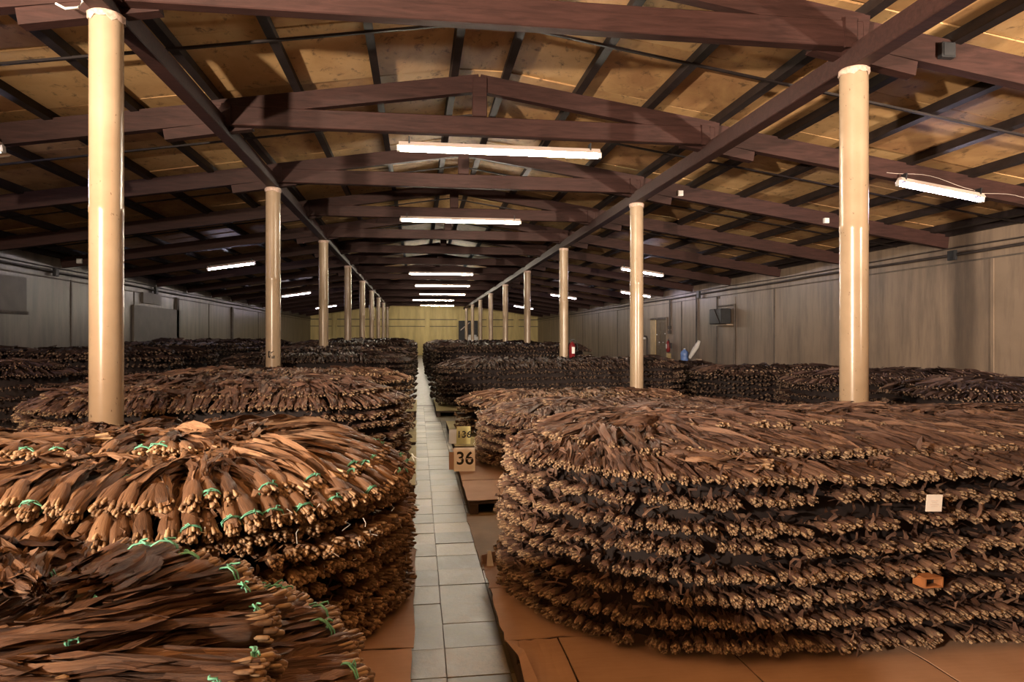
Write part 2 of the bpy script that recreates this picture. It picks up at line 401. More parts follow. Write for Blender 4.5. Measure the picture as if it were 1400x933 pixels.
for k, y in enumerate(TRUSS):
    if k < 3 or y > Y1 - .3: continue
    lb = NTH[k] if k < len(NTH) else ('dim roof truss down the hall, %s from the front' % ('seventh', 'eighth', 'ninth', 'tenth')[k - 9] if k < 13 else 'dim roof truss far down the hall, one of a closely spaced row')
    t = empty('roof_truss', (0, y, 3.6), lb, 'roof truss', 'roof trusses')
    for nm, me in tm_.items(): link(nm.replace('_b', '') if nm.endswith('_b') else nm, me, t, (0, 0, -3.6))
for x, z0, z1, sd in ((XCL, ZCL, 3.735, 'left'), (XCR, ZCR, 3.665, 'right')):
    b = MB()
    b.box((x - .075, Y0, z0), (x + .075, Y1, z1), bev=.008)
    t = tag(b.obj('longitudinal_beam', TIMBER), 'long red-brown beam on the %s row of columns' % sd, 'beam', 'beams along the hall')
rng = R0(8)
def col_mesh(h, k):
    b = MB(); n = 20; zs = [0, .02, .6, 1.2, 1.8, 2.15, 2.16, 2.2, 2.21, 2.8, h - .06, h - .045]
    r = [.112, .110, .110, .110, .110, .110, .1125, .1125, .110, .110, .110, .110]
    b.lathe(list(zip(r, zs)), n); return b.mesh('shaft', CREAM)
def cap_mesh(seed):
    q = R0(seed); b = MB(); n = 20; vs = []
    for z, e in ((-.055, .008), (-.03, .014), (-.012, .012), (0, .0)):
        for k in range(n):
            rr = .110 + e * (0.3 + 1.2 * q.rand()); vs.append((rr * math.cos(2*PI*k/n), rr * math.sin(2*PI*k/n), z + (q.uniform(-.022, .012) if z < -.05 else 0)))
    b.add(vs, [(i*n+k, i*n+(k+1)%n, (i+1)*n+(k+1)%n, (i+1)*n+k) for i in range(3) for k in range(n)], 0, True)
    b.add(vs[-n:], [tuple(range(n))]); return b.mesh('plaster_collar', PLASTER)
caps = [cap_mesh(s) for s in range(3)]
ORD = ['', 'nearest', 'second', 'third', 'fourth', 'fifth', 'sixth']
for x, h, sd, near in ((XCL, ZCL, 'left', 'behind the front left tobacco stack'), (XCR, ZCR, 'right', 'behind the front right tobacco stack')):
    me = col_mesh(h, 0)
    for k, y in enumerate(COLS_Y):
        if k == 0: lb = 'cream column of the %s row standing beside the photographer' % sd
        elif k == 1: lb = 'nearest tall cream column of the %s row, %s' % (sd, near)
        elif k <= 6: lb = '%s cream column from the front in the %s row' % (ORD[k], sd)
        else: lb = 'small far cream column near the yellow end wall, %s row' % sd
        if k == 0: continue
        t = empty('support_column', (x, y, 0), lb, 'column', '%s row of cream columns' % sd)
        link('shaft', me, t, (0, 0, 0), (0, 0, rng.uniform(0, 6))); link('plaster_collar', caps[k % 3], t, (0, 0, h), (0, 0, k * 1.3))
        MB().lathe([(.15, -.008), (.15, .015), (.125, .03)], 16).obj('base_ring', CREAM, t)
        if k == 2 and sd == 'left':      # worn stencilled letter marks
            b = MB()
            a0 = math.atan2(-y, -x) - .25
            def mark(u0, u1, z0, z1):
                vs = []
                for u in (u0, u1):
                    for z in (z0, z1): vs.append((.1115 * math.cos(a0 + u / .11), .1115 * math.sin(a0 + u / .11), z))
                b.add(vs, [(0, 2, 3, 1)])
            for m_ in ((-.05, -.03, .98, 1.08), (-.03, -.012, 1.06, 1.075), (-.03, -.016, .975, 1.0), (-.008, .006, 1.045, 1.065), (.006, .024, 1.055, 1.07), (.024, .036, 1.07, 1.082),
                       (.005, .045, .965, .985), (.005, .02, .985, 1.0), (.028, .048, .985, 1.01), (-.016, -.006, 1.0, 1.015)): mark(*m_)
            b.obj('painted_mark', INK, t)

# ------------------------------------------------------------------ fluorescent lamps
def fixture(x0, x1, y, z0, z1, tubem, label, group, up=.09):
    t = empty('fluorescent_lamp', ((x0 + x1) / 2, y, (z0 + z1) / 2 + up), label, 'lamp', group)
    L = x1 - x0; a = math.atan2(z1 - z0, L); L = math.hypot(L, z1 - z0)
    def put(n, b, m): return b.obj(n, m, t, (0, 0, -up), (0, -a, 0))
    b = MB(); h = L / 2
    b.add([(-h,-.045,.055),(h,-.045,.055),(h,.045,.055),(-h,.045,.055),(-h,-.075,.03),(h,-.075,.03),(h,.075,.03),(-h,.075,.03),(-h,-.03,.09),(h,-.03,.09),(h,.03,.09),(-h,.03,.09)],
          [(0,1,5,4),(2,3,7,6),(8,11,10,9),(4,5,9,8),(6,7,11,10),(0,4,8,11,7,3),(1,2,6,10,9,5),(3,2,1,0)])
    put('housing', b, HOUS)
    for s in (-1, 1): put('lamp_holder', MB().box((s*h-.02, -.03, -.02), (s*h+.02, .03, .05)), WHITEP)
    put('tube', MB().tube([(-h + .02, 0, 0), (h - .02, 0, 0)], .021, 10), tubem)
    for s in (-.45, .45): put('bracket', MB().box((s*L-.008, -.05, .03), (s*L+.008, .05, .15)), BLACK)
    return t
CL = ['nearest large lit lamp, hanging below the second roof truss', 'second large lit lamp down the middle, behind the nearest one', 'third lit lamp down the middle of the hall', 'fourth lit lamp down the middle, closely below the third']
for k, (d, x0, x1, z) in enumerate(((8.12, -.22, 2.2, 3.49), (13.65, -.33, 2.05, 3.6), (24.9, -.3, 2.0, 3.6), (30.5, -.1, 2.3, 3.6), (36.3, .1, 2.5, 3.6), (42.0, -.3, 2.2, 3.6), (47.7, .2, 2.5, 3.55))):
    fixture(x0, x1, d, z, z, T_WARM, CL[k] if k < 4 else 'small lit lamp in the row before the yellow end wall', 'lit lamps down the middle')
for d, xa, xb, lb in ((8.0, 6.1, 7.28, 'lit lamp under the sloping rafter at upper right, near column'), (19.2, 5.85, 7.1, 'violet-white lamp crossed by the second column of the right row'),
                      (25.0, 7.6, 8.75, 'lower violet lamp right of the second right column'), (30.6, 6.0, 7.2, 'violet lamp behind the third column of the right row'), (41.8, 5.9, 7.1, 'farthest small violet lamp on the right side')):
    fixture(xa, xb, d - .02, z_raf(xa) - .22, z_raf(xb) - .22, T_COOL, lb, 'lit lamps over the right aisle', .08)
for d, xa, xb, lb in ((8.0, -5.6, -4.40, 'lamp at the left picture edge, only its end showing'), (19.2, -5.55, -4.35, 'nearest lit violet lamp on the left, left of the second column'),
                      (30.6, -5.8, -4.6, 'second violet lamp on the left, right of the second column'), (41.8, -6.0, -4.8, 'farthest small violet lamp on the left side')):
    fixture(xa, xb, d - .02, z_raf(xa) - .22, z_raf(xb) - .22, T_COOL, lb, 'lit lamps over the left aisle', .08)

# ------------------------------------------------------------------ tobacco bundles ("hands")
class TB:
    """triangles with uv and a per-piece random value"""
    def __init__(self): self.v = []; self.t = []; self.uv = []; self.var = []; self.m = []; self.nv = 0
    def add(self, v, t, uv, var, m=0):
        v = np.asarray(v, float); t = np.asarray(t, int)
        self.v.append(v); self.t.append(t + self.nv); self.uv.append(np.asarray(uv, float)); self.var.append(np.full(len(v), var)); self.m.append(np.full(len(t), m)); self.nv += len(v)
    def pack(self):
        return [np.concatenate(a) for a in (self.v, self.t, self.uv, self.var, self.m)]

def tri_mesh(name, pk, mats):
    v, t, uv, var, m = pk
    me = bpy.data.meshes.new(name)
    me.vertices.add(len(v)); me.vertices.foreach_set('co', v.astype(np.float32).ravel())
    me.loops.add(len(t) * 3); me.loops.foreach_set('vertex_index', t.astype(np.int32).ravel())
    me.polygons.add(len(t)); me.polygons.foreach_set('loop_start', np.arange(0, len(t) * 3, 3, dtype=np.int32))
    for x in mats: me.materials.append(x)
    me.polygons.foreach_set('material_index', m.astype(np.int32)); me.polygons.foreach_set('use_smooth', np.ones(len(t), bool))
    ul = me.uv_layers.new(name='UVMap'); ul.data.foreach_set('uv', uv[t.ravel()].astype(np.float32).ravel())
    a = me.attributes.new('var', 'FLOAT', 'POINT'); a.data.foreach_set('value', var.astype(np.float32))
    me.update(calc_edges=True); return me

def grid_tris(a, b):
    i, j = np.meshgrid(np.arange(a - 1), np.arange(b - 1), indexing='ij'); k = (i * b + j).ravel()
    return np.concatenate([np.stack([k, k + 1, k + b + 1], 1), np.stack([k, k + b + 1, k + b], 1)])

def leaf(tb, q, L, w, y0, z0, segs, nw, spread=.9, m=0, rough=1.0, bend=.012):
    """one cured leaf: a folded, wrinkled strip running inward (-x) from the butt"""
    t = np.linspace(0, 1, segs + 1)[:, None]; v = np.linspace(-1, 1, nw + 1)[None, :]
    prof = .22 + .78 * np.sin(PI * np.clip(t * .93 + .04, 0, 1)) ** .8
    ph, fr = q.rand(4) * 6.28, q.uniform(.6, 1.5)
    cy = y0 * (.55 + spread * t) + rough * (.009 * np.sin(6.28 * fr * t + ph[0]) + .004 * np.sin(15 * fr * t + ph[2])) * t ** .5
    cz = z0 * (1 - .15 * t) + rough * (.006 * np.sin(6.28 * fr * t + ph[1]) + .003 * np.sin(14 * fr * t + ph[3])) * t ** .5 - bend * t ** 2
    al = q.uniform(-.7, .7) + q.uniform(-.8, .8) * t
    off = v * w * prof; fold = q.uniform(.2, .9) * q.choice([-1, 1], p=[.25, .75])
    hgt = -fold * np.abs(off) + .22 * w * rough * np.sin(v * 5 + t * 11 * fr + ph[2]) * np.minimum(t * 3, 1) + q.uniform(-1, 1, (segs + 1, nw + 1)) * .0030 * rough
    x = -.012 - t * L + 0 * v + q.uniform(-1, 1, (segs + 1, nw + 1)) * .004
    y = cy + off * np.cos(al) - hgt * np.sin(al); z = cz + off * np.sin(al) + hgt * np.cos(al)
    r = q.rand() * 40
    tb.add(np.stack([x, y, z], -1).reshape(-1, 3), grid_tris(segs + 1, nw + 1), np.stack([(t * L + r + 0 * v), (off * 1.0 + r * 1.7)], -1).reshape(-1, 2), q.rand(), m)

def stub(tb, q, y, z, r, x1, n, m=0, back=.045):
    a = np.arange(n) * 2 * PI / n + q.rand() * 6; k = []
    sy, sz = y * 1.12, z * 1.12
    for X, Y, Z, rr in ((-back, y * .8, z * .8, r * .8), (x1 - .004, sy, sz, r), (x1, sy, sz, r * .6)):
        k.append(np.stack([np.full(n, X), Y + rr * np.cos(a), Z + rr * np.sin(a)], 1))
    k = np.concatenate(k + [np.array([[x1 - .001, sy, sz]])]); t = []
    for L in (0, 1):
        for i in range(n): j = (i + 1) % n; t += [(L*n+i, L*n+j, L*n+n+j), (L*n+i, L*n+n+j, L*n+n+i)]
    t += [(2*n+i, 2*n+(i+1) % n, 3*n) for i in range(n)]
    tb.add(k, t, np.stack([k[:, 0], k[:, 1] * 2], 1), q.rand(), m)

def lump(tb, q, c, r, m=0):
    d = np.array([(1.3,0,0),(-1,0,0),(0,1,0),(0,-1,0),(0,0,1),(0,0,-1)]) * r * q.uniform(.75, 1.25, (6, 1)) + c
    tb.add(d, [(0,2,4),(0,4,3),(0,3,5),(0,5,2),(1,4,2),(1,3,4),(1,5,3),(1,2,5)], d[:, :2], q.rand(), m)

def disc(q, ry, rz):
    a = q.rand() * 6.28; r = math.sqrt(q.rand()); return ry * r * math.cos(a), rz * r * math.sin(a)

def cuff(tb, q, x0, x1, ry, rz, n=9):
    xs = np.linspace(x0, x1, 5); a = np.arange(n) * 2 * PI / n; k = []
    for i, x in enumerate(xs):
        g = (.55, .85, 1.0, 1.0, .9)[i] * q.uniform(.86, 1.12, n); k.append(np.stack([x + q.uniform(-.003, .003, n), ry * g * np.cos(a), rz * g * np.sin(a)], 1))
    v = np.concatenate(k + [np.array([[x1 - .004, 0, 0]])]); t = [(i*n+j, i*n+(j+1) % n, (i+1)*n+(j+1) % n) for i in range(4) for j in range(n)] + [(i*n+j, (i+1)*n+(j+1) % n, (i+1)*n+j) for i in range(4) for j in range(n)] + [(4*n+j, 4*n+(j+1) % n, 5*n) for j in range(n)]
    tb.add(v, t, np.stack([v[:, 0], np.arctan2(v[:, 2], v[:, 1]) * .03], 1), q.rand(), 0)

def bundle(seed, L, nl, segs, nw, ns, nn, w=.013, lod=0, spread=1.5, rz=.020, sr=1.0, bend=.012):
    q = R0(seed); lf = TB(); st = TB()
    for i in range(nl):
        y, z = disc(q, .027, rz); z += .002 if rz > .015 else 0
        leaf(lf, q, L * q.uniform(.75, 1.05), w * q.uniform(.7, 1.35), y, z, segs, nw, spread, bend=bend * q.uniform(.8, 1.15))
    if lod < 2: cuff(lf, q, -.13 if rz > .015 else -.10, -.024, .0275, .0225, 9 if lod == 0 and ns > 12 else 7)
    for i in range(ns):
        y, z = disc(q, .027, .022)
        if lod < 2:
            rr = (y / .027) ** 2 + (z / .022) ** 2
            stub(st, q, y, z, q.uniform(.0046, .0072) * sr, .006 - .024 * rr ** 1.3 + q.uniform(-.006, .005), nn, back=.05)
        else: lump(st, q, np.array([q.uniform(-.002, .012), y, z]), q.uniform(.008, .012) if lod == 2 else .017)
    return lf.pack(), st.pack()

def tie_mesh(seed):
    q = R0(seed); b = MB(); n = 10
    for dx in (-.003, .002):
        b.tube([(-.045 + dx + q.uniform(-.003, .003), .0325 * math.cos(6.28*k/n), .0275 * math.sin(6.28*k/n)) for k in range(n + 1)], .0022, 4, cap=False)
    for s in range(2):
        a = (-.044, q.uniform(-.012, .012), .0275); pts = [a]
        for k in range(3): pts.append((pts[-1][0] + q.uniform(-.010, .010), pts[-1][1] + q.uniform(-.011, .011), pts[-1][2] + (.004 if k == 0 else q.uniform(-.008, .002))))
        b.tube(pts, .002, 4)
    return b.mesh('tie_string', STRING)

HI = [bundle(s, .40, 34, 10, 2, 32, 6, w=.010, sr=.78) for s in range(6)]
MI = [bundle(20 + s, .38, 20, 7, 2, 18, 5) for s in range(6)]
BI = [bundle(70 + s, .40, 24, 9, 2, 22, 5, w=.012, bend=.16, spread=1.3) for s in range(6)]      # drooping bundles that bend over the rim
BS = [bundle(76 + s, .36, 11, 6, 1, 10, 4, bend=.14) for s in range(4)]
SI = [bundle(30 + s, .20, 7, 4, 1, 24, 5, w=.008, spread=.9, rz=.012) for s in range(6)]      # bundles of the sides: mostly butts show
ST = [bundle(40 + s, .34, 11, 5, 1, 10, 4) for s in range(4)]
SS = [bundle(50 + s, .18, 4, 3, 1, 14, 4, w=.008, spread=.9, rz=.012) for s in range(4)]
LO = [bundle(60 + s, .30, 6, 3, 1, 6, 4, w=.018, lod=2) for s in range(4)]
LS = [bundle(65 + s, .16, 2, 2, 1, 6, 4, w=.012, lod=2, rz=.01) for s in range(4)]
VL = [bundle(80 + s, .26, 3, 2, 1, 3, 4, w=.028, lod=3) for s in range(4)]
VS = [bundle(85 + s, .14, 1, 1, 1, 3, 4, w=.02, lod=3, rz=.01) for s in range(4)]
SIDE = {id(HI): SI, id(MI): SI, id(ST): SS, id(BS): SS, id(LO): LS, id(VL): VS}
TIES = [tie_mesh(s) for s in range(4)]
def meshes(lods, leafm, stemm): return [(tri_mesh('tobacco_bundle', a, [leafm]), tri_mesh('stem_ends', b, [stemm])) for a, b in lods]

def stadium(x0, x1, yc, R, inset, n):
    """n places around an oval: position, outward normal"""
    r = R - inset; a, b = x0 + R, x1 - R; ln = max(b - a, .01); per = 2 * ln + 2 * PI * r
    s = (np.arange(n) + .5) / n * per; p = np.zeros((n, 2)); nr = np.zeros((n, 2))
    for i, u in enumerate(s):
        if u < ln: p[i] = (a + u, yc - r); nr[i] = (0, -1)
        elif u < ln + PI * r: th = -PI / 2 + (u - ln) / r; nr[i] = (math.cos(th), math.sin(th)); p[i] = (b + r * nr[i][0], yc + r * nr[i][1])
        elif u < 2 * ln + PI * r: p[i] = (b - (u - ln - PI * r), yc + r); nr[i] = (0, 1)
        else: th = PI / 2 + (u - 2 * ln - PI * r) / r; nr[i] = (math.cos(th), math.sin(th)); p[i] = (a + r * nr[i][0], yc + r * nr[i][1])
    return p, nr, per

def spots(sp):
    """every bundle of one stack: (pos, matrix 3x3, row)"""
    q = R0(sp['seed']); out = []
    x0, x1, yc, R, zb, zt, n = sp['x0'], sp['x1'], sp['y'], sp['R'], sp['zb'], sp['zt'], sp['n']
    sc = sp.get('sc', 1.0); pitch = .062 * sc * sp.get('pack', 1.0); hl = (zt - zb) / n
    for i in range(n):
        f = (i + .5) / n; last = i == n - 1
        ins = sp.get('taper', .05) * f ** 2 + q.uniform(-.015, .015) + (0.012 if not last else 0)
        per = 2 * (x1 - x0 - 2 * R) + 2 * PI * R; cnt = int(per / pitch)
        p, nr, _ = stadium(x0, x1, yc, R, ins, cnt); ph = q.rand(3) * 6.28
        u = np.arange(cnt) / cnt * per
        z = zb + hl * (i + .5) + (.014 if i == 0 else 0) + .012 * np.sin(u * 1.3 + ph[0]) + .008 * np.sin(u * 3.1 + ph[1]) + q.uniform(-.008, .008, cnt) * sp.get('mess', 1)
        d = .012 * np.sin(u * 2.1 + ph[2]) + q.uniform(-.014, .016, cnt) * sp.get('mess', 1)
        tl = sp.get('droop', .22) if last else .12
        for k in range(cnt):
            if not last and q.rand() < .04: continue
            out.append((p[k][0] + nr[k][0] * d[k], p[k][1] + nr[k][1] * d[k], z[k], nr[k][0], nr[k][1], tl + q.uniform(-.07, .07), q.uniform(-.16, .16) + sp.get('skew', 0) * (1 if last else .15), sc * q.uniform(.88, 1.12), i))
    for j, (ins, dz, tl) in enumerate(sp.get('rings', ())):
        per = 2 * (x1 - x0 - 2 * R) + 2 * PI * (R - ins); cnt = int(per / pitch / sp.get('ringpack', 1.0))
        p, nr, _ = stadium(x0, x1, yc, R, ins, cnt); u = np.arange(cnt) / cnt * per; ph = q.rand(2) * 6.28
        for k in range(cnt):
            if q.rand() < .05: continue
            jit = q.uniform(-.02, .02) + .02 * math.sin(u[k] * 2 + ph[0])
            out.append((p[k][0] + nr[k][0] * jit, p[k][1] + nr[k][1] * jit, zt + dz + .012 * math.sin(u[k] * 1.9 + ph[1]) + q.uniform(-.008, .008), nr[k][0], nr[k][1], tl + q.uniform(-.1, .1), q.uniform(-.2, .2) + sp.get('skew', 0), sc * q.uniform(.92, 1.2), n + j))
    return np.array(out)

def mats_of(a, roll):
    p, ya = a[:, 5], a[:, 6]; c, s = np.cos(ya), np.sin(ya)
    nx = a[:, 3] * c - a[:, 4] * s; ny = a[:, 3] * s + a[:, 4] * c
    ax = np.stack([nx * np.cos(p), ny * np.cos(p), -np.sin(p)], 1); az = np.stack([nx * np.sin(p), ny * np.sin(p), np.cos(p)], 1)
    ay = np.cross(az, ax); cr, sr = np.cos(roll)[:, None], np.sin(roll)[:, None]
    return np.stack([ax, ay * cr + az * sr, az * cr - ay * sr], 2) * a[:, 7][:, None, None]

def seen(a):
    f = a[:, 0] * _s + a[:, 1] * _c; r = a[:, 0] * _c - a[:, 1] * _s; ok = f > .3; ff = np.maximum(f, .3)
    px = 700 + 933.33 * r / ff; py = 463 - 933.33 * (a[:, 2] - CAMZ) / ff
    return f, px, py, ok & (px > -70) & (px < 1470) & (py < 1010)

def joined(name, packs, mats, pos, M, var, parent, base):
    """many copies of the templates as one mesh: leaves slot 0, stems slot 1"""
    q = R0(len(pos)); pick = q.randint(len(packs), size=len(pos)); V = []; T = []; U = []; A = []; I = []; nv = 0
    for k, pr in enumerate(packs):
        ix = np.where(pick == k)[0]
        if not len(ix): continue
        for mi, (v, t, uv, va, m) in enumerate(pr):
            w = np.einsum('nij,vj->nvi', M[ix], v) + (pos[ix] - base)[:, None, :]
            V.append(w.reshape(-1, 3)); T.append((t[None] + (np.arange(len(ix)) * len(v))[:, None, None] + nv).reshape(-1, 3)); nv += len(ix) * len(v)
            U.append((uv[None] + var[ix][:, None, None] * 17).reshape(-1, 2)); A.append(np.mod(va[None] + var[ix][:, None], 1).ravel()); I.append(np.full(len(ix) * len(t), mi))
    me = tri_mesh(name, (np.concatenate(V), np.concatenate(T), np.concatenate(U), np.concatenate(A), np.concatenate(I)), mats)
    o = link(name, me, parent); o['kind'] = 'stuff'; return o

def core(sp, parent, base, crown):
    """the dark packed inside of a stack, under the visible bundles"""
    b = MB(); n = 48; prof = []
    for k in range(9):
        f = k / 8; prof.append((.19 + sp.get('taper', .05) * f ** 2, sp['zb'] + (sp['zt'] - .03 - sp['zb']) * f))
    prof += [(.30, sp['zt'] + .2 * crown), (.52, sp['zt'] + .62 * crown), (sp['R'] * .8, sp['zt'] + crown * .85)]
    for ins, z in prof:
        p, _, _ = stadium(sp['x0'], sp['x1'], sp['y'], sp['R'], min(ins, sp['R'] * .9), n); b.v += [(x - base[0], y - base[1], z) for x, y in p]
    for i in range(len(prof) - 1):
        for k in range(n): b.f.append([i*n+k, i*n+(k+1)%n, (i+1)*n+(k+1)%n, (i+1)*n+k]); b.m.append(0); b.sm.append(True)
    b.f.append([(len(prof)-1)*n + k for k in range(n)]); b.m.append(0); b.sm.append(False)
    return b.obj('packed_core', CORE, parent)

def heap(sp, parent, base, crown, leafm, n, size):
    """loose crumpled leaves on the crown of a stack"""
    q = R0(sp['seed'] + 7); tb = TB(); x0, x1, R = sp['x0'], sp['x1'], sp['R']
    for i in range(n):
        hw = R - sp.get('hin', .42); t = TB()
        leaf(t, q, size * q.uniform(.6, 1.3), size * q.uniform(.06, .12), 0, 0, 9, 5, m=0, rough=2.0)
        v, tr, uv, va, m = t.pack(); a = q.rand() * 6.28; e = q.uniform(-.16, .16); v = v + np.array([size * .45, 0, 0])
        Rm = np.array(Matrix.Rotation(a, 3, 'Z') @ Matrix.Rotation(e, 3, 'Y') @ Matrix.Rotation(q.uniform(-.5, .5), 3, 'X'))
        yy = q.uniform(-hw, hw) ; xx = q.uniform(x0 + R - hw * .7, x1 - R + hw * .7)
        v = v @ Rm.T + np.array([xx - base[0], sp['y'] + yy - base[1], sp['zt'] + crown * (.94 - .30 * (yy / hw) ** 2) + q.uniform(-.012, .018)])
        tb.add(v, tr, uv, va[0])
    o = link('loose_leaves', tri_mesh('loose_leaves', tb.pack(), [leafm]), parent); o['kind'] = 'stuff'; return o

def shreds(sp, a, parent, base, n, leafm, stringm=None, ns=0):
    """leaf tips hanging in the dark gaps between the rows; a few pale string ends"""
    q = R0(sp['seed'] + 3); tb = TB(); f, px, py, ok = seen(a); ix = np.where(ok & (a[:, 8] < sp['n']) & ((a[:, 3] * -a[:, 0] + a[:, 4] * -a[:, 1]) > -.2))[0]
    if not len(ix): return
    for i in q.choice(ix, n):
        t = TB(); leaf(t, q, q.uniform(.04, .10), q.uniform(.004, .012), 0, 0, 3, 1, rough=2.0); v, tr, uv, va, m = t.pack()
        Rm = np.array(Matrix.Rotation(math.atan2(a[i, 4], a[i, 3]) + q.uniform(-1.2, 1.2), 3, 'Z') @ Matrix.Rotation(q.uniform(-1.3, .5), 3, 'Y'))
        k = q.uniform(-.10, .01); tb.add(v @ Rm.T + np.array([a[i, 0] + a[i, 3] * k - base[0], a[i, 1] + a[i, 4] * k - base[1], a[i, 2] - q.uniform(.01, .05)]), tr, uv, va[0])
    o = link('leaf_shreds', tri_mesh('leaf_shreds', tb.pack(), [leafm]), parent); o['kind'] = 'stuff'
    if ns:
        b = MB()
        for i in q.choice(ix, ns):
            c = Vector((a[i, 0] + a[i, 3] * .01 - base[0], a[i, 1] + a[i, 4] * .01 - base[1], a[i, 2])); b.tube([c, c + Vector((q.uniform(-.02, .02), q.uniform(-.02, .02), -.015)), c + Vector((q.uniform(-.03, .03), q.uniform(-.03, .0), q.uniform(-.045, -.01)))], .0016, 4)
        o = b.obj('string_ends', stringm, parent); o['kind'] = 'stuff'

def blocked(pos, occ):
    c = np.array([0, 0, CAMZ]); hit = np.zeros(len(pos), bool)
    for o in occ:
        for u in np.linspace(.15, .97, 40):
            p = c + u * (pos - c); xa = np.clip(p[:, 0], o['x0'] + o['R'], o['x1'] - o['R'])
            hit |= (np.hypot(p[:, 0] - xa, p[:, 1] - o['y']) < o['R'] - .08) & (p[:, 2] < o['zt'] + .03)
    return hit

def pile(sp):
    base = np.array([(sp['x0'] + sp['x1']) / 2, sp['y'], 0.0]); q = R0(sp['seed'] + 1)
    t = empty('tobacco_stack', tuple(base[:2]) + (sp['zb'] - .0,), sp['label'], 'tobacco stack', 'oval stacks of tobacco bundles')
    base = base + np.array([0, 0, sp['zb']]); bz = base.copy()
    class _z: pass
    crown = sp.get('crown', .1)
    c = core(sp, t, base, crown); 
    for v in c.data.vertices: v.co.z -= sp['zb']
    a = spots(sp); M = mats_of(a, q.uniform(-.3, .3, len(a))); f, px, py, ok = seen(a); var = q.rand(len(a))
    face = (a[:, 3] * (-a[:, 0]) + a[:, 4] * (-a[:, 1])) / np.hypot(a[:, 0], a[:, 1]); top = a[:, 8] >= sp['n'] - 1
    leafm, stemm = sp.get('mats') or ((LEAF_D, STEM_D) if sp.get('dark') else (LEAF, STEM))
    done = np.zeros(len(a), bool)
    if sp.get('parts'):
        score = np.where(ok & (top | (face > .12)), (1 / f ** 2) * np.where(top, 1.6, np.clip(face + .1, 0, 1)) * np.where(blocked(a[:, :3], sp.get('occ', ())), .001, 1), 0)
        ix = np.argsort(-score)[:sp['parts']]; ix = ix[score[ix] > 0]; done[ix] = True
        tm = sp['_meshes']
        for i in ix:
            tmm = tm if top[i] else sp['_side']; lm, sm = tmm[q.randint(len(tmm))]
            o = bpy.data.objects.new('tobacco_bundle', lm); COL.objects.link(o); o.parent = t
            o.matrix_basis = Matrix.Translation(Vector(a[i, :3] - base)) @ Matrix(M[i].tolist()).to_4x4()
            e = bpy.data.objects.new('stem_ends', sm); COL.objects.link(e); e.parent = o
            if sp.get('ties') and top[i] and q.rand() < sp['ties']:
                e = bpy.data.objects.new('tie_string', TIES[q.randint(len(TIES))]); COL.objects.link(e); e.parent = o
    keep = ~done & (top | (face > sp.get('cull', -.35))) & (ok | ((f < 3.5) & (a[:, 0] > -2.6) & (a[:, 0] < 4.0)))
    if keep.any():
        if sp.get('layers'):
            for r in np.unique(a[keep, 8]):
                k = keep & (a[:, 8] == r); joined('bundle_layer', sp['lod'] if r >= sp['n'] - 1 else SIDE[id(sp['lod'])], [leafm, stemm], a[k, :3], M[k], var[k], t, base)
        else:
            for kk, pk in ((keep & top, sp['lod']), (keep & ~top, SIDE[id(sp['lod'])])):
                if kk.any(): joined('packed_bundles', pk, [leafm, stemm], a[kk, :3], M[kk], var[kk], t, base)
    if sp.get('heap'):
        o = heap(sp, t, base, crown, leafm, sp['heap'], sp.get('hsize', .3)); o.location.z = -sp['zb']
    if sp.get('shreds'): shreds(sp, a, t, base, sp['shreds'], leafm, WSTRING, sp.get('strings', 0))
    return t, a

TM, CM = (LEAF_T, STEM_T), (LEAF_C, STEM_C)
HIM = meshes(HI, LEAF, STEM); SIA = meshes(SI, LEAF, STEM); MIT = meshes(BI, *TM); SIT = meshes(SI, *TM); MIC = meshes(MI, *CM); SIC = meshes(SI, *CM); MIS = meshes(ST, *CM); SSM = meshes(SS, *CM)
A = dict(seed=1, x0=-4.2, x1=-.02, y=1.03, R=.92, zb=.10, zt=.72, n=8, sc=.95, rings=((.20, .05, .08), (.42, .085, .02)), droop=.16, crown=.09, skew=.36, parts=300, ties=.5, _meshes=HIM, _side=SIA, lod=MI, heap=60, hsize=.34, hin=.34, 
         label='nearest oval tobacco stack cut by the bottom left corner, bundles tied with green string')
B = dict(seed=2, x0=-4.6, x1=.0, y=3.28, R=1.08, zb=.10, zt=.672, n=8, sc=1.08, rings=((.13, .04, .46), (.50, .05, .34), (.78, .09, .25)), droop=.60, taper=.03, crown=.13, parts=300, ties=.4, mats=TM, _meshes=MIT, _side=SIT, lod=BS, heap=280, hsize=.30, hin=.42, shreds=500, strings=40, 
         label='tobacco stack left of the aisle, two drooping tan rows around its leafy hollow top')
C = dict(seed=3, x0=.37, x1=4.3, y=3.22, R=.96, zb=.10, zt=.785, n=8, sc=.72, rings=((.20, .04, .14), (.40, .055, .10), (.62, .075, .08)), droop=.25, taper=.05, crown=.085, parts=300, skew=.45, mats=CM, _meshes=MIC, _side=SIC, lod=ST, heap=110, hsize=.25, hin=.5, shreds=900, mess=1.2,
         label='large oval tobacco stack right of the aisle, a white paper tag on its rim')
D = dict(seed=4, x0=.53, x1=3.75, y=6.45, R=.95, zb=.10, zt=.565, n=6, sc=.85, rings=((.2, .03, .14), (.42, .05, .1), (.64, .07, .05)), droop=.3, crown=.085, parts=220, skew=.2, mats=CM, _meshes=MIS, _side=SSM, lod=ST, heap=60, hsize=.28, shreds=300, strings=50,
         label='low tobacco stack right of the aisle behind the numbered white card 36')
E = dict(seed=5, x0=-3.46, x1=-.06, y=6.6, R=.96, zb=.10, zt=.73, n=7, sc=1.0, rings=((.2, .05, .2), (.42, .1, .15), (.64, .14, .1)), droop=.4, crown=.17, parts=220, mats=CM, _meshes=MIS, _side=SSM, lod=ST, heap=130, hsize=.34, hin=.3, shreds=300, strings=20, mess=1.6,
         label='shaggy tobacco stack in the second row left of the aisle, column shadow across it')
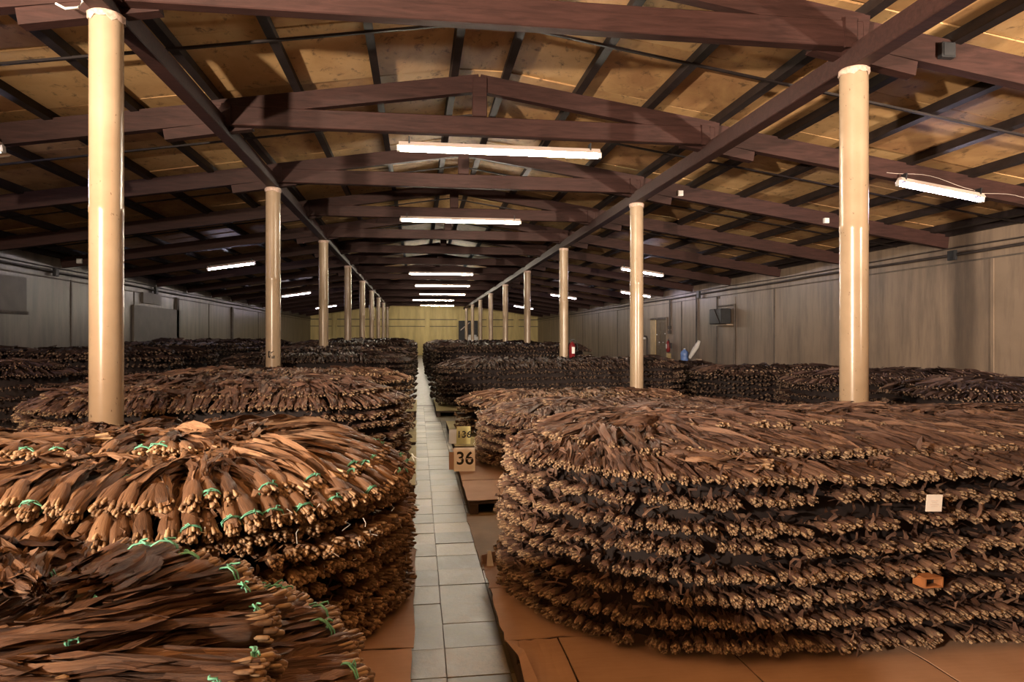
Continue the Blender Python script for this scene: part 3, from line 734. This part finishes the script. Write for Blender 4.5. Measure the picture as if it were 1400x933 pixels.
B['occ'] = [A]; D['occ'] = [C]; E['occ'] = [B]; A['cull'] = B['cull'] = -.15
NEAR = {k: pile(sp) for k, sp in dict(A=A, B=B, C=C, D=D, E=E).items()}

def far(seed, x0, x1, y, zt, n, lab, lod, **kw):
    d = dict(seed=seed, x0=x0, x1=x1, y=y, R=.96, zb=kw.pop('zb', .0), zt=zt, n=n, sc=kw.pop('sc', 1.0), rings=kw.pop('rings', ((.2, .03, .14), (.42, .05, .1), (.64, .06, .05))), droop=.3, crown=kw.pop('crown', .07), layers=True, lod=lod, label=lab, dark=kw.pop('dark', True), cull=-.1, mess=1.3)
    d.update(kw); return pile(d)
far(10, .48, 3.6, 8.72, .50, 5, 'low dark tobacco stack behind the yellow card 136, right of the aisle', LO, zb=.1, dark=False, sc=1.0)
far(11, .34, 4.9, 12.25, .82, 8, 'tall dark tobacco stack whose top crosses the foot of the right columns', LO, zb=.1, sc=1.35)
far(12, -3.3, -.05, 8.85, .80, 8, 'tobacco stack in the third row left of the aisle', LO, zb=.1, dark=False, heap=50, hsize=.3, sc=1.1)
far(13, -3.3, -.05, 12.2, .93, 9, 'tobacco stack in the fourth row left of the aisle', LO, zb=.1, sc=1.1)
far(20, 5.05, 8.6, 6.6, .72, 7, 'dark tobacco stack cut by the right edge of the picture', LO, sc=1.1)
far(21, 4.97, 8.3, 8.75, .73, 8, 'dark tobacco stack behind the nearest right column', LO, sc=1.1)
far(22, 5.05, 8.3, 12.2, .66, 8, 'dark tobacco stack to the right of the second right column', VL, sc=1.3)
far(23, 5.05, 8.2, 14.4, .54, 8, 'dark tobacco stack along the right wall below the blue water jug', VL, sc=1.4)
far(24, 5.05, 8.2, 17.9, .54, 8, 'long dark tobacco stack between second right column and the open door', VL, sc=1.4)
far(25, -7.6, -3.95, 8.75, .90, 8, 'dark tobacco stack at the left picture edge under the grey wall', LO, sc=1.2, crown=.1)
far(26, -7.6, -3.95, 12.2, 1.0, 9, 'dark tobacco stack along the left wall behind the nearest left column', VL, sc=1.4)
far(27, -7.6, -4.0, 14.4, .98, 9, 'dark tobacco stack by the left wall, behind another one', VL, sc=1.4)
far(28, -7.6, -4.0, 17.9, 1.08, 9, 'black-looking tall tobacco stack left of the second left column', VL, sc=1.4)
k = 40
ROWS = [14.4, 17.9, 20.05, 23.5, 25.7, 29.2, 31.3, 34.8, 37.0]
for j, y in enumerate(ROWS):
    nth = ('fifth', 'sixth', 'seventh', 'eighth', 'ninth', 'tenth')
    lb = ('dim tobacco stack bordering the aisle on its %s side, ' + nth[j] + ' from the front') if j < 6 else 'dim far tobacco stack in the row along the %s side of the aisle'
    far(k, .30, 4.6, y, .70 if j == 0 else 1.02, 8, lb % 'right', VL, sc=1.4 if j < 3 else 2.2); k += 1
    far(k, -3.3, -.05, y, 1.0 if j < 1 else 1.10, 8, lb % 'left', VL, sc=1.4 if j < 3 else 2.2); k += 1
    if 1 < j < 4: far(k, -7.6, -4.0, y, 1.1, 7, 'dim far tobacco stack near the left wall in the dark, %s' % ('nearer one' if j == 2 else 'farther one'), VL, sc=2.2); k += 1

# ------------------------------------------------------------------ pallets and cardboard
def pallet(x0, x1, y0, y1, z, label):
    t = empty('wooden_pallet', ((x0 + x1) / 2, (y0 + y1) / 2, 0), label, 'pallet', 'pallets under the stacks')
    cx, cy = (x0 + x1) / 2, (y0 + y1) / 2; hx, hy = (x1 - x0) / 2, (y1 - y0) / 2
    nb = max(3, int(2 * hy / .16)); w = 2 * hy / nb
    me = MB().box((-hx, -w * .42, 0), (hx, w * .42, .018)).mesh('deck_board', WOOD)
    for i in range(nb): link('deck_board', me, t, (0, -hy + w * (i + .5), z - .022))
    me = MB().box((-.03, -hy, 0), (.03, hy, z - .022)).mesh('runner', WOOD)
    for x in np.arange(-hx + .035, hx, max(.5, (2 * hx - .07) / 3 - .001)): link('runner', me, t, (x, 0, 0))
    return t
def sheet(x0, x1, y0, y1, z, mat, label, seed, rot=0.0, notch=None, group='cardboard sheets on the pallets'):
    q = R0(seed); b = MB(); n = 9
    xs = np.linspace(x0, x1, n); ys = np.linspace(y0, y1, n); cx, cy = (x0 + x1) / 2, (y0 + y1) / 2
    ed = lambda: q.uniform(-.006, .006)
    g = [[[x - cx, y - cy, q.uniform(0, .004)] for y in ys] for x in xs]
    for i in range(n): g[i][0][1] += ed(); g[i][-1][1] += ed(); g[0][i][0] += ed(); g[-1][i][0] += ed()
    if notch:
        for (i, j, dx, dy, dz) in notch: g[i][j][0] += dx; g[i][j][1] += dy; g[i][j][2] += dz
    top = [tuple(p) for r in g for p in r]; bot = [(p[0], p[1], p[2] - .004) for p in top]; m = n * n
    fs = [(i*n+j, (i+1)*n+j, (i+1)*n+j+1, i*n+j+1) for i in range(n-1) for j in range(n-1)]
    loop = [i * n for i in range(n)] + [(n-1)*n + j for j in range(1, n)] + [i*n + n-1 for i in range(n-2, -1, -1)] + [j for j in range(n-2, 0, -1)]
    fs2 = [(loop[i], loop[i-1], loop[i-1] + m, loop[i] + m) for i in range(len(loop))]
    b.add(top + bot, fs + [tuple(m + i for i in f[::-1]) for f in fs] + fs2)
    return tag(b.obj('cardboard_sheet', mat, None, (cx, cy, z + .0005), (0, 0, rot)), label, 'cardboard', group)

pallet(.36, 4.3, 1.15, 3.62, .093, 'dark slatted pallet under the large stack on the right')
pallet(-4.6, -.03, 2.1, 4.2, .093, 'dark slatted pallet under the stack left of the aisle')
pallet(-4.2, -.05, .05, 2.02, .093, 'dark slatted pallet under the nearest left stack')
pallet(.37, 3.8, 4.92, 7.30, .093, 'dark slatted pallet whose front shows below white card 36')
pallet(.40, 3.7, 7.42, 9.75, .093, 'dark slatted pallet below the yellow card 136')
pallet(.30, 4.9, 11.1, 13.3, .093, 'slatted pallet below the tall dark stack right of the aisle')
pallet(-3.4, -.02, 5.5, 7.6, .093, 'slatted pallet in the second row left of the aisle')
pallet(-3.4, -.02, 7.8, 9.9, .093, 'slatted pallet in the third row left of the aisle')
pallet(-3.4, -.02, 11.1, 13.3, .093, 'slatted pallet in the fourth row left of the aisle')
sheet(.335, .535, 1.2, 2.62, .097, CARDB, 'narrow cardboard strip with a torn corner at lower right of the aisle', 1, notch=[(1, 7, .0, -.02, .03), (0, 6, .06, 0, .02), (0, 7, .05, 0, .045)])
sheet(.542, 1.16, 1.2, 2.62, .097, CARDB, 'cardboard sheet in front of the big right stack, left one', 2)
sheet(1.17, 1.82, 1.2, 2.6, .097, CARDB, 'cardboard sheet in front of the big right stack, middle one', 3)
sheet(1.83, 2.6, 1.2, 2.6, .097, CARDB, 'cardboard sheet in front of the big right stack, right one', 4)
sheet(.335, .95, 2.63, 3.18, .097, CARDB, 'cardboard sheet tucked under the rounded end of the big right stack', 5)
sheet(.335, .95, 3.19, 3.62, .097, CARDB, 'small cardboard sheet before the folded cardboard corner', 6)
sheet(.345, .90, 3.72, 4.88, .004, CARDF, 'flat brown cardboard lying on the floor tiles between two pallets', 7, group='cardboard on the floor')
sheet(-.62, -.015, 2.62, 3.75, .097, CARDB, 'long cardboard sheet left of the aisle under the stack end', 8, notch=[(8, 8, .01, .03, .015), (7, 8, 0, .05, .02)])
sheet(-.62, -.02, 2.05, 2.60, .099, CARDB, 'front cardboard sheet at bottom left of the aisle', 9)
sheet(.36, 1.0, 4.93, 5.62, .097, CARDB, 'brown cardboard sheet in front of white card 36', 10)
sheet(.36, 1.0, 5.64, 7.28, .097, CARDB, 'cardboard sheet under the low stack behind white card 36', 11)
sheet(.40, 1.1, 7.43, 8.3, .097, CARDY, 'olive cardboard sheet under the yellow card 136', 12)
sheet(.40, 1.1, 8.32, 9.7, .097, CARDY, 'olive cardboard sheet beyond the yellow card 136', 13)
sheet(.30, 1.1, 11.1, 13.2, .097, CARDY, 'far pale cardboard sheet right of the aisle', 14)
for i, (ya, yb) in enumerate(((5.5, 6.4), (6.42, 7.55), (7.8, 8.8), (8.82, 9.85), (11.1, 13.2))):
    sheet(-.7, -.015, ya, yb, .097, CARDY, 'olive cardboard sheet at the left aisle edge, %s from the front' % ('first', 'second', 'third', 'fourth', 'fifth')[i], 20 + i)

# folded cardboard corner flap with a white piece, right of the aisle
t = empty('cardboard_flap', (.325, 3.53, .098), 'folded cardboard corner standing up with a white piece, right of the aisle', 'cardboard')
b = MB(); b.add([(.0,0,0),(.30,.06,0),(.34,.08,.16),(.10,.03,.06),(.0,0,.045),(.0,.006,0),(.30,.066,0),(.34,.086,.16),(.10,.036,.06),(.0,.006,.045)],
      [(0,1,2,3,4),(9,8,7,6,5),(0,5,6,1),(1,6,7,2),(2,7,8,3),(3,8,9,4),(4,9,5,0)]); b.obj('upright_flap', CARDB, t)
MB().add([(.0,0,0),(.0,-.05,0),(.0,-.045,.03),(.0,0,.045),(.004,0,0),(.004,-.05,0),(.004,-.045,.03),(.004,0,.045)], [(0,1,2,3),(7,6,5,4),(0,4,5,1),(1,5,6,2),(2,6,7,3),(3,7,4,0)]).obj('side_flap', CARDB, t)
MB().add([(.026,-.04,.001),(.062,-.046,.001),(.052,-.012,.072),(.034,-.010,.072),(.026,-.036,.001),(.062,-.042,.001),(.052,-.008,.072),(.034,-.006,.072)], [(0,1,2,3),(7,6,5,4),(0,4,5,1),(1,5,6,2),(2,6,7,3),(3,7,4,0)]).obj('white_piece', WHITEC, t)

# ------------------------------------------------------------------ cards and tags
def text_mesh(s, size, mat, bold=.012, ext=.0006):
    c = bpy.data.curves.new('num', 'FONT'); c.body = s; c.size = size; c.offset = bold * size; c.extrude = ext; c.align_x = 'CENTER'; c.align_y = 'CENTER'; c.space_character = 1.02
    o = bpy.data.objects.new('num', c); COL.objects.link(o); dg = bpy.context.evaluated_depsgraph_get(); dg.update()
    me = bpy.data.meshes.new_from_object(o.evaluated_get(dg)); bpy.data.objects.remove(o); me.name = 'number'; me.materials.clear(); me.materials.append(mat); return me
def card(loc, w, h, lean, turn, mat, text, size, label, dx=0.0, gaps=()):
    t = empty('number_card' if text else 'blank_card', loc, label, 'card'); t.rotation_euler = (-lean, turn[1], turn[0])
    MB().box((-w/2, 0, 0), (w/2, .004, h), bev=.0008).obj('board', mat, t)
    if text:
        link('number', text_mesh(text, size, INK, .02), t, (dx, -.0008, h * .52), (PI / 2, 0, 0))
        for (gx, gz, gw, gh) in gaps: MB().box((gx - gw/2, -.0022, gz - gh/2), (gx + gw/2, -.001, gz + gh/2)).obj('stencil_gap', mat, t)
    return t
x, y, _ = P(635, 643, 6.0)
card((x, y, .103), .185, .205, .10, (-.06, 0), WHITEC, '36', .155, 'upright white card with the black number 36 on a cardboard-covered pallet', .004,
     ((-.045, .107, .05, .006), (.042, .107, .05, .006)))
x, y, _ = P(621.5, 641, 6.08); MB_ = card((x, y, .103), .10, .155, .10, (-.1, 0), CARDB, None, 0, 'small brown card edge behind the white card 36')
x, y, _ = P(633.5, 608, 7.52)
card((x, y, .106), .155, .205, .45, (-.10, -.0), YELC, '136', .108, 'yellowish card with the stencilled number 136 leaning back', .006, ((.0, .107, .10, .004),))
x, y, _ = P(619.5, 608.5, 7.56); card((x, y, .106), .10, .165, .45, (-.12, 0), WHITEC, None, 0, 'narrow blank whitish card leaning left of the yellow card')
x, y, z = P(1278, 688, 2.23)
t = empty('paper_tag', (x, y, z + .03), 'white paper tag hanging from the top rim of the right stack', 'tag')
b = MB(); b.box((-.032, -.001, -.062), (.032, .001, 0), bev=.0005); o = b.obj('paper', WHITEC, t); o.rotation_euler = (.06, .04, 0)
for i, (w_, zz) in enumerate(((.030, -.022), (.022, -.029), (.034, -.036), (.026, -.043))):
    MB().box((-w_/2, -.0024, zz - .0006), (w_/2, -.0013, zz + .0006)).obj('faint_line', HOUS, t).rotation_euler = (.06, .04, 0)
x, y, z = P(1276, 797, 2.24)
t = empty('wooden_box_end', (x, y, z), 'small hollow orange-brown wooden box end poking out between bundle rows', 'wooden box')
b = MB()
for p, q2 in (((-.042, -.004, -.019), (.042, .05, -.013)), ((-.042, -.004, .013), (.042, .05, .019)), ((-.042, -.004, -.013), (-.034, .05, .013)), ((.034, -.004, -.013), (.042, .05, .013))): b.box(p, q2, bev=.001)
b.obj('frame', ORANGEW, t); MB().box((-.034, .03, -.013), (.034, .035, .013)).obj('dark_inside', BLACK, t); t.rotation_euler = (0, .05, .12)

# a loose fan of leaves askew on the rim of the right stack
def loose(seed, loc, head, pitch, scale, label, nl=24, L=.34, spread=2.2, mat=LEAF, nst=20):
    q = R0(seed); lf = TB(); st = TB()
    for i in range(nl): y, z = disc(q, .030, .018); leaf(lf, q, L * q.uniform(.75, 1.1), .015 * q.uniform(.7, 1.6), y, z, 12, 4, spread=spread, rough=1.5 if nst else 2.4)
    for i in range(nst): y, z = disc(q, .026, .022); stub(st, q, y, z, q.uniform(.004, .006), q.uniform(-.004, .016), 6)
    o = link('loose_tobacco_bundle', tri_mesh('loose_tobacco_bundle', lf.pack(), [mat]), None, loc, (0, pitch, head), (scale,) * 3)
    tag(o, label, 'tobacco bundle' if nst else 'tobacco leaves', 'loose bundles on the stacks')
    if nst: link('stem_ends', tri_mesh('stem_ends', st.pack(), [STEM]), o); return o
x, y, _ = P(1052, 652, 2.36); loose(1, (x, y, .80), -.62, .10, 1.05, 'loose fanned bundle lying askew over the rim of the right stack')
x, y, _ = P(1066, 640, 2.5); loose(2, (x, y, .84), -1.0, .2, .75, 'smaller loose bundle crossing behind the fanned one on the right stack', 10, .26)
x, y, _ = P(365, 590, 3.75); loose(3, (x, y, .815), 1.45, .04, 1.15, 'loose bundle standing fan-like on the hollow top of the left stack', 24, .36, 2.6, LEAF_T)
x, y, _ = P(150, 598, 3.4); loose(4, (x, y, .80), .35, .03, 1.3, 'long loose bundle lying across the hollow top of the left stack', 24, .5, 1.2, LEAF_T)
x, y, _ = P(120, 770, 1.45); loose(5, (x, y, .865), .9, .1, .9, 'crumpled pale leaf bunch on the nearest stack, upper one', 18, .22, 3.0, nst=0)
x, y, _ = P(60, 850, 1.2); loose(6, (x, y, .865), -.6, .1, .9, 'crumpled leaf bunch on the nearest stack, lower one', 18, .22, 3.0, nst=0)

# ------------------------------------------------------------------ things on the walls and rafters
def door(nm, w, label=None): pass
t = empty('door_1', (XR - .005, 25.3, 0)); tag(t, kind='structure')
MB().box((-.02, -.62, 0), (.02, .55, 2.0)).obj('door_leaf', DOORW, t)
for yy in (-.32, .26):
    for za, zb in ((.2, .85), (1.0, 1.45), (1.55, 1.9)): MB().box((-.032, yy - .2, za), (-.018, yy + .2, zb), bev=.008).obj('door_panel', DOORW, t)
MB().box((-.06, .55, 0), (.02, 1.12, 2.03)).obj('pale_jamb', JAMB, t); MB().box((-.06, -.68, 0), (.02, -.62, 2.06)).obj('door_frame', WALLM, t)
MB().box((-.06, -.62, 2.0), (.02, 1.12, 2.08)).obj('lintel', GROOVE, t)
for yy, zz in ((-.5, 1.45), (.4, 1.42), (-.3, 1.12), (.1, 1.12)): MB().lathe([(.02, -.02), (.03, 0), (.02, .02)], 8).obj('knob', WHITEP, t, (-.05, yy, zz))
t = empty('door_2', (XL + .01, 22.3, 0)); tag(t, kind='structure')
MB().box((-.01, -1.85, 0), (.05, 2.0, 2.22), bev=.005).obj('door_leaf', GATE, t); MB().box((.05, -1.2, 2.3), (-.01, .2, 2.62)).obj('blocked_opening', GATE, t)
t = empty('window_1', (XL + .005, 14.3, 2.15)); tag(t, kind='structure')
MB().box((-.01, -.9, -.33), (.02, .9, .36)).obj('filled_pane', GATE, t); MB().box((-.01, -.95, -.39), (.035, .95, -.33)).obj('sill', GROOVE, t)
t = empty('window_2', (XR - .005, 19.75, 0)); tag(t, kind='structure')
MB().box((-.01, -.62, 0), (.004, .6, 2.5)).obj('plaster_patch', WALLM, t); MB().box((-.04, -.62, 2.24), (.01, .62, 2.29)).obj('lintel', GROOVE, t); MB().box((-.03, .56, 0), (.01, .62, 2.58)).obj('side_joint', GROOVE, t); MB().box((-.03, -.62, 0), (.01, -.58, 2.24)).obj('side_joint', GROOVE, t)
t = empty('wall_box', (XR - .2, 19.75, 1.95), 'black box on a bracket high on the right wall', 'wall box')
MB().box((-.16, -.42, -.24), (.16, .42, .22), bev=.02).obj('box_body', BLACK, t); MB().box((-.03, -.5, -.29), (.19, .5, -.245)).obj('bracket_shelf', WALLM, t)
MB().bar((-.17, -.32, -.2), (-.17, .05, .2), .04, .02, up=(1, 0, 0)).obj('diagonal_brace', PIPE, t)
# open gateway in the end wall
t = empty('door_3', (3.87, Y1 - .02, 0)); tag(t, kind='structure')
MB().box((-.72, -.02, 0), (.72, .01, 2.64)).obj('opening', BLACK, t)
for x in (-.72, -.24, .24, .72): MB().box((x - .03, -.06, 0), (x + .03, 0, 2.62)).obj('gate_bar', PIPE, t)
MB().bar((-.6, -.05, 1.9), (.1, -.05, 2.5), .06, .04, up=(0, 1, 0)).obj('diagonal_bar', HOUS, t); MB().box((-.72, -.06, 2.0), (.72, 0, 2.05)).obj('gate_bar', PIPE, t)
t = empty('white_appliance', (4.15, Y1 - .6, 0), 'whitish appliance standing in the gateway of the yellow end wall', 'appliance')
MB().box((-.42, -.3, 0), (.42, .3, 1.42), bev=.04).obj('cabinet_body', WHITEP, t); MB().box((-.3, -.25, 1.421), (.3, .25, 1.55), bev=.03).obj('top_cover', WHITEP, t)

def extinguisher(loc, label, rotz=0, hose=True):
    t = empty('fire_extinguisher', loc, label, 'fire extinguisher', 'fire extinguishers'); t.rotation_euler = (0, 0, rotz)
    MB().lathe([(.06, -.23), (.075, -.21), (.078, .08), (.06, .14), (.025, .17), (.025, .19)], 14).obj('cylinder', RED, t)
    MB().box((-.02, -.0795, -.1), (.05, -.07, .06)).obj('white_label', WHITEP, t)
    MB().lathe([(.022, .19), (.022, .22)], 8).obj('valve', BLACK, t); MB().bar((-.05, 0, .235), (.06, 0, .25), .02, .02).obj('handle', BLACK, t)
    if hose: MB().tube([(.03, 0, .22), (.10, 0, .20), (.14, 0, .08), (.13, 0, -.06)], .012, 6).obj('hose', BLACK, t)
    MB().box((-.03, .07, -.1), (.03, .13, .1)).obj('wall_hook', BLACK, t)
    return t
x, y, z = P(782, 479, 16.6); extinguisher((XCR + .19, 16.42, 1.0), 'red fire extinguisher with white label on the third right column')
extinguisher((XR - .16, 24.2, 1.0), 'dark red fire extinguisher on the wall beside the door', -PI / 2)
t = empty('floor_bracket', (XR - .14, 24.2, 0), 'pale post below the extinguisher beside the door', 'post'); MB().box((-.07, -.07, 0), (.07, .07, .72), bev=.01).obj('post_body', JAMB, t)
for y_, z0, bx in ((24.35, 1.5, True), (21.9, .85, False)):
    t = empty('wall_conduit', (XR - .04, y_, z0), 'vertical conduit beside the door with switch boxes' if bx else 'vertical conduit above the blue water jug', 'conduit')
    MB().tube([(0, 0, 0), (0, 0, 2.75 - z0)], .03, 6).obj('pipe', PIPE, t)
    if bx:
        for zz in (.0, .18): MB().box((-.05, -.08, zz - .06), (.03, .08, zz + .06)).obj('switch_box', PIPE, t)
t = empty('water_stand', (XR - .28, 22.35, 0), 'plain stand under the blue water jug', 'stand'); MB().box((-.17, -.17, 0), (.17, .17, .50), bev=.02).obj('stand_body', WALLM, t)
t = empty('water_jug', (XR - .28, 22.35, .50), 'blue plastic water jug against the right wall', 'water jug')
MB().lathe([(.12, 0), (.135, .02), (.135, .12), (.128, .135), (.135, .15), (.135, .27), (.11, .33), (.035, .38), (.035, .42)], 16).obj('jug_body', BLUE, t); MB().lathe([(.037, .405), (.037, .43)], 10).obj('cap', WHITEP, t)
q = R0(3); b = MB(); vs = []
for k in range(3):
    c = Vector((-.05 + .03 * k, -.10 * k, .1 * k)); n = 8
    b.tube([c, c + Vector((.03, -.16, .17)), c + Vector((.05, -.30, .36))], [.05, .075, .05], 8)
t = tag(b.obj('paper_rolls', WHITEP, None, (XR - .2, 21.95, .62)), 'crumpled white paper rolls leaning beside the blue jug', 'paper rolls')
MB().box((-.02, -.5, -.62), (.16, -.02, -.02)).obj('low_stand', WALLM, t)
t = empty('hooked_pole', (XR - .23, 26.35, 0), 'dark pole with a bent top left of the door', 'pole')
MB().tube([(0, 0, 0), (0, 0, 1.25), (0, .06, 1.34), (0, .3, 1.36)], .035, 8).obj('pole', PIPE, t); MB().lathe([(.07, 1.24), (.09, 1.28), (.07, 1.32)], 10, c=(0, .32)).obj('white_head', WHITEP, t)
MB().box((-.2, -.2, 0), (.2, .2, .03)).obj('foot', PIPE, t)
# junction boxes and wiring
def jbox(loc, s, mat, label, face):
    t = empty('junction_box', loc, label, 'junction box'); MB().box((-s/2, -.03, -s/2), (s/2, .03, s/2), bev=.006).obj('box_body', mat, t); MB().box((-s*.4, -.036, -s*.4), (s*.4, -.031, s*.4)).obj('cover', mat, t); t.rotation_euler = (0, 0, face); return t
d = 5.2; x = P(1298, 66, d)[0]; jbox((x, d + .115 - .055 - .03, z_raf(x)), .13, BLACK, 'black junction box on the rafter at top right', 0)
for px, ti in ((1131, 10.85), (931, 10.85)):
    x = P(px, 300, ti)[0]; jbox((x, ti + .115 - .055 - .028, z_raf(x) - .04), .09, WHITEP, 'small white box on a rafter, %s' % ('left of the nearest right column' if px > 1000 else 'right of the second right column'), 0)
jbox((XR - .09, 10.75, 2.72), .17, BLACK, 'dark junction box on the conduit under a rafter end, right wall', -PI / 2)
x = XL + .09; jbox((x, 16.2, 2.72), .17, BLACK, 'dark junction box on the conduit of the left wall', PI / 2); jbox((XL + .42, 16.53, z_raf(XL + .42) - .02), .11, WHITEP, 'small white box at the top of the left wall', 0)
jbox((XL + .09, 22.0, 2.72), .2, BLACK, 'second dark junction box farther along the left wall', PI / 2)
jbox((XR - .09, 21.6, 2.72), .22, BLACK, 'dark junction box on the right wall above the jug', -PI / 2)
y = 8.03; xs = np.linspace(6.0, 9.1, 26); tag(MB().tube([(x, y + .04, z_raf(x) - .03 + .035 * math.sin(x * 5) - .03 * (x > 7.3)) for x in xs], .0035, 4).obj('slack_wire', HOUS), 'thin pale wire along the rafter above the right lamp', 'wire')
tag(MB().tube([(XCL - .26, 5.08, 3.86), (XCL - .13, 5.08, 3.66), (XCL - .10, 5.08, 3.6), (XCL - .13, 5.07, 3.55), (XCL - .21, 5.07, 3.54), (XCL - .27, 5.07, 3.57)], .009, 6).obj('wire_hook', WHITEP), 'curled pale wire beside the top of the nearest left column', 'wire')
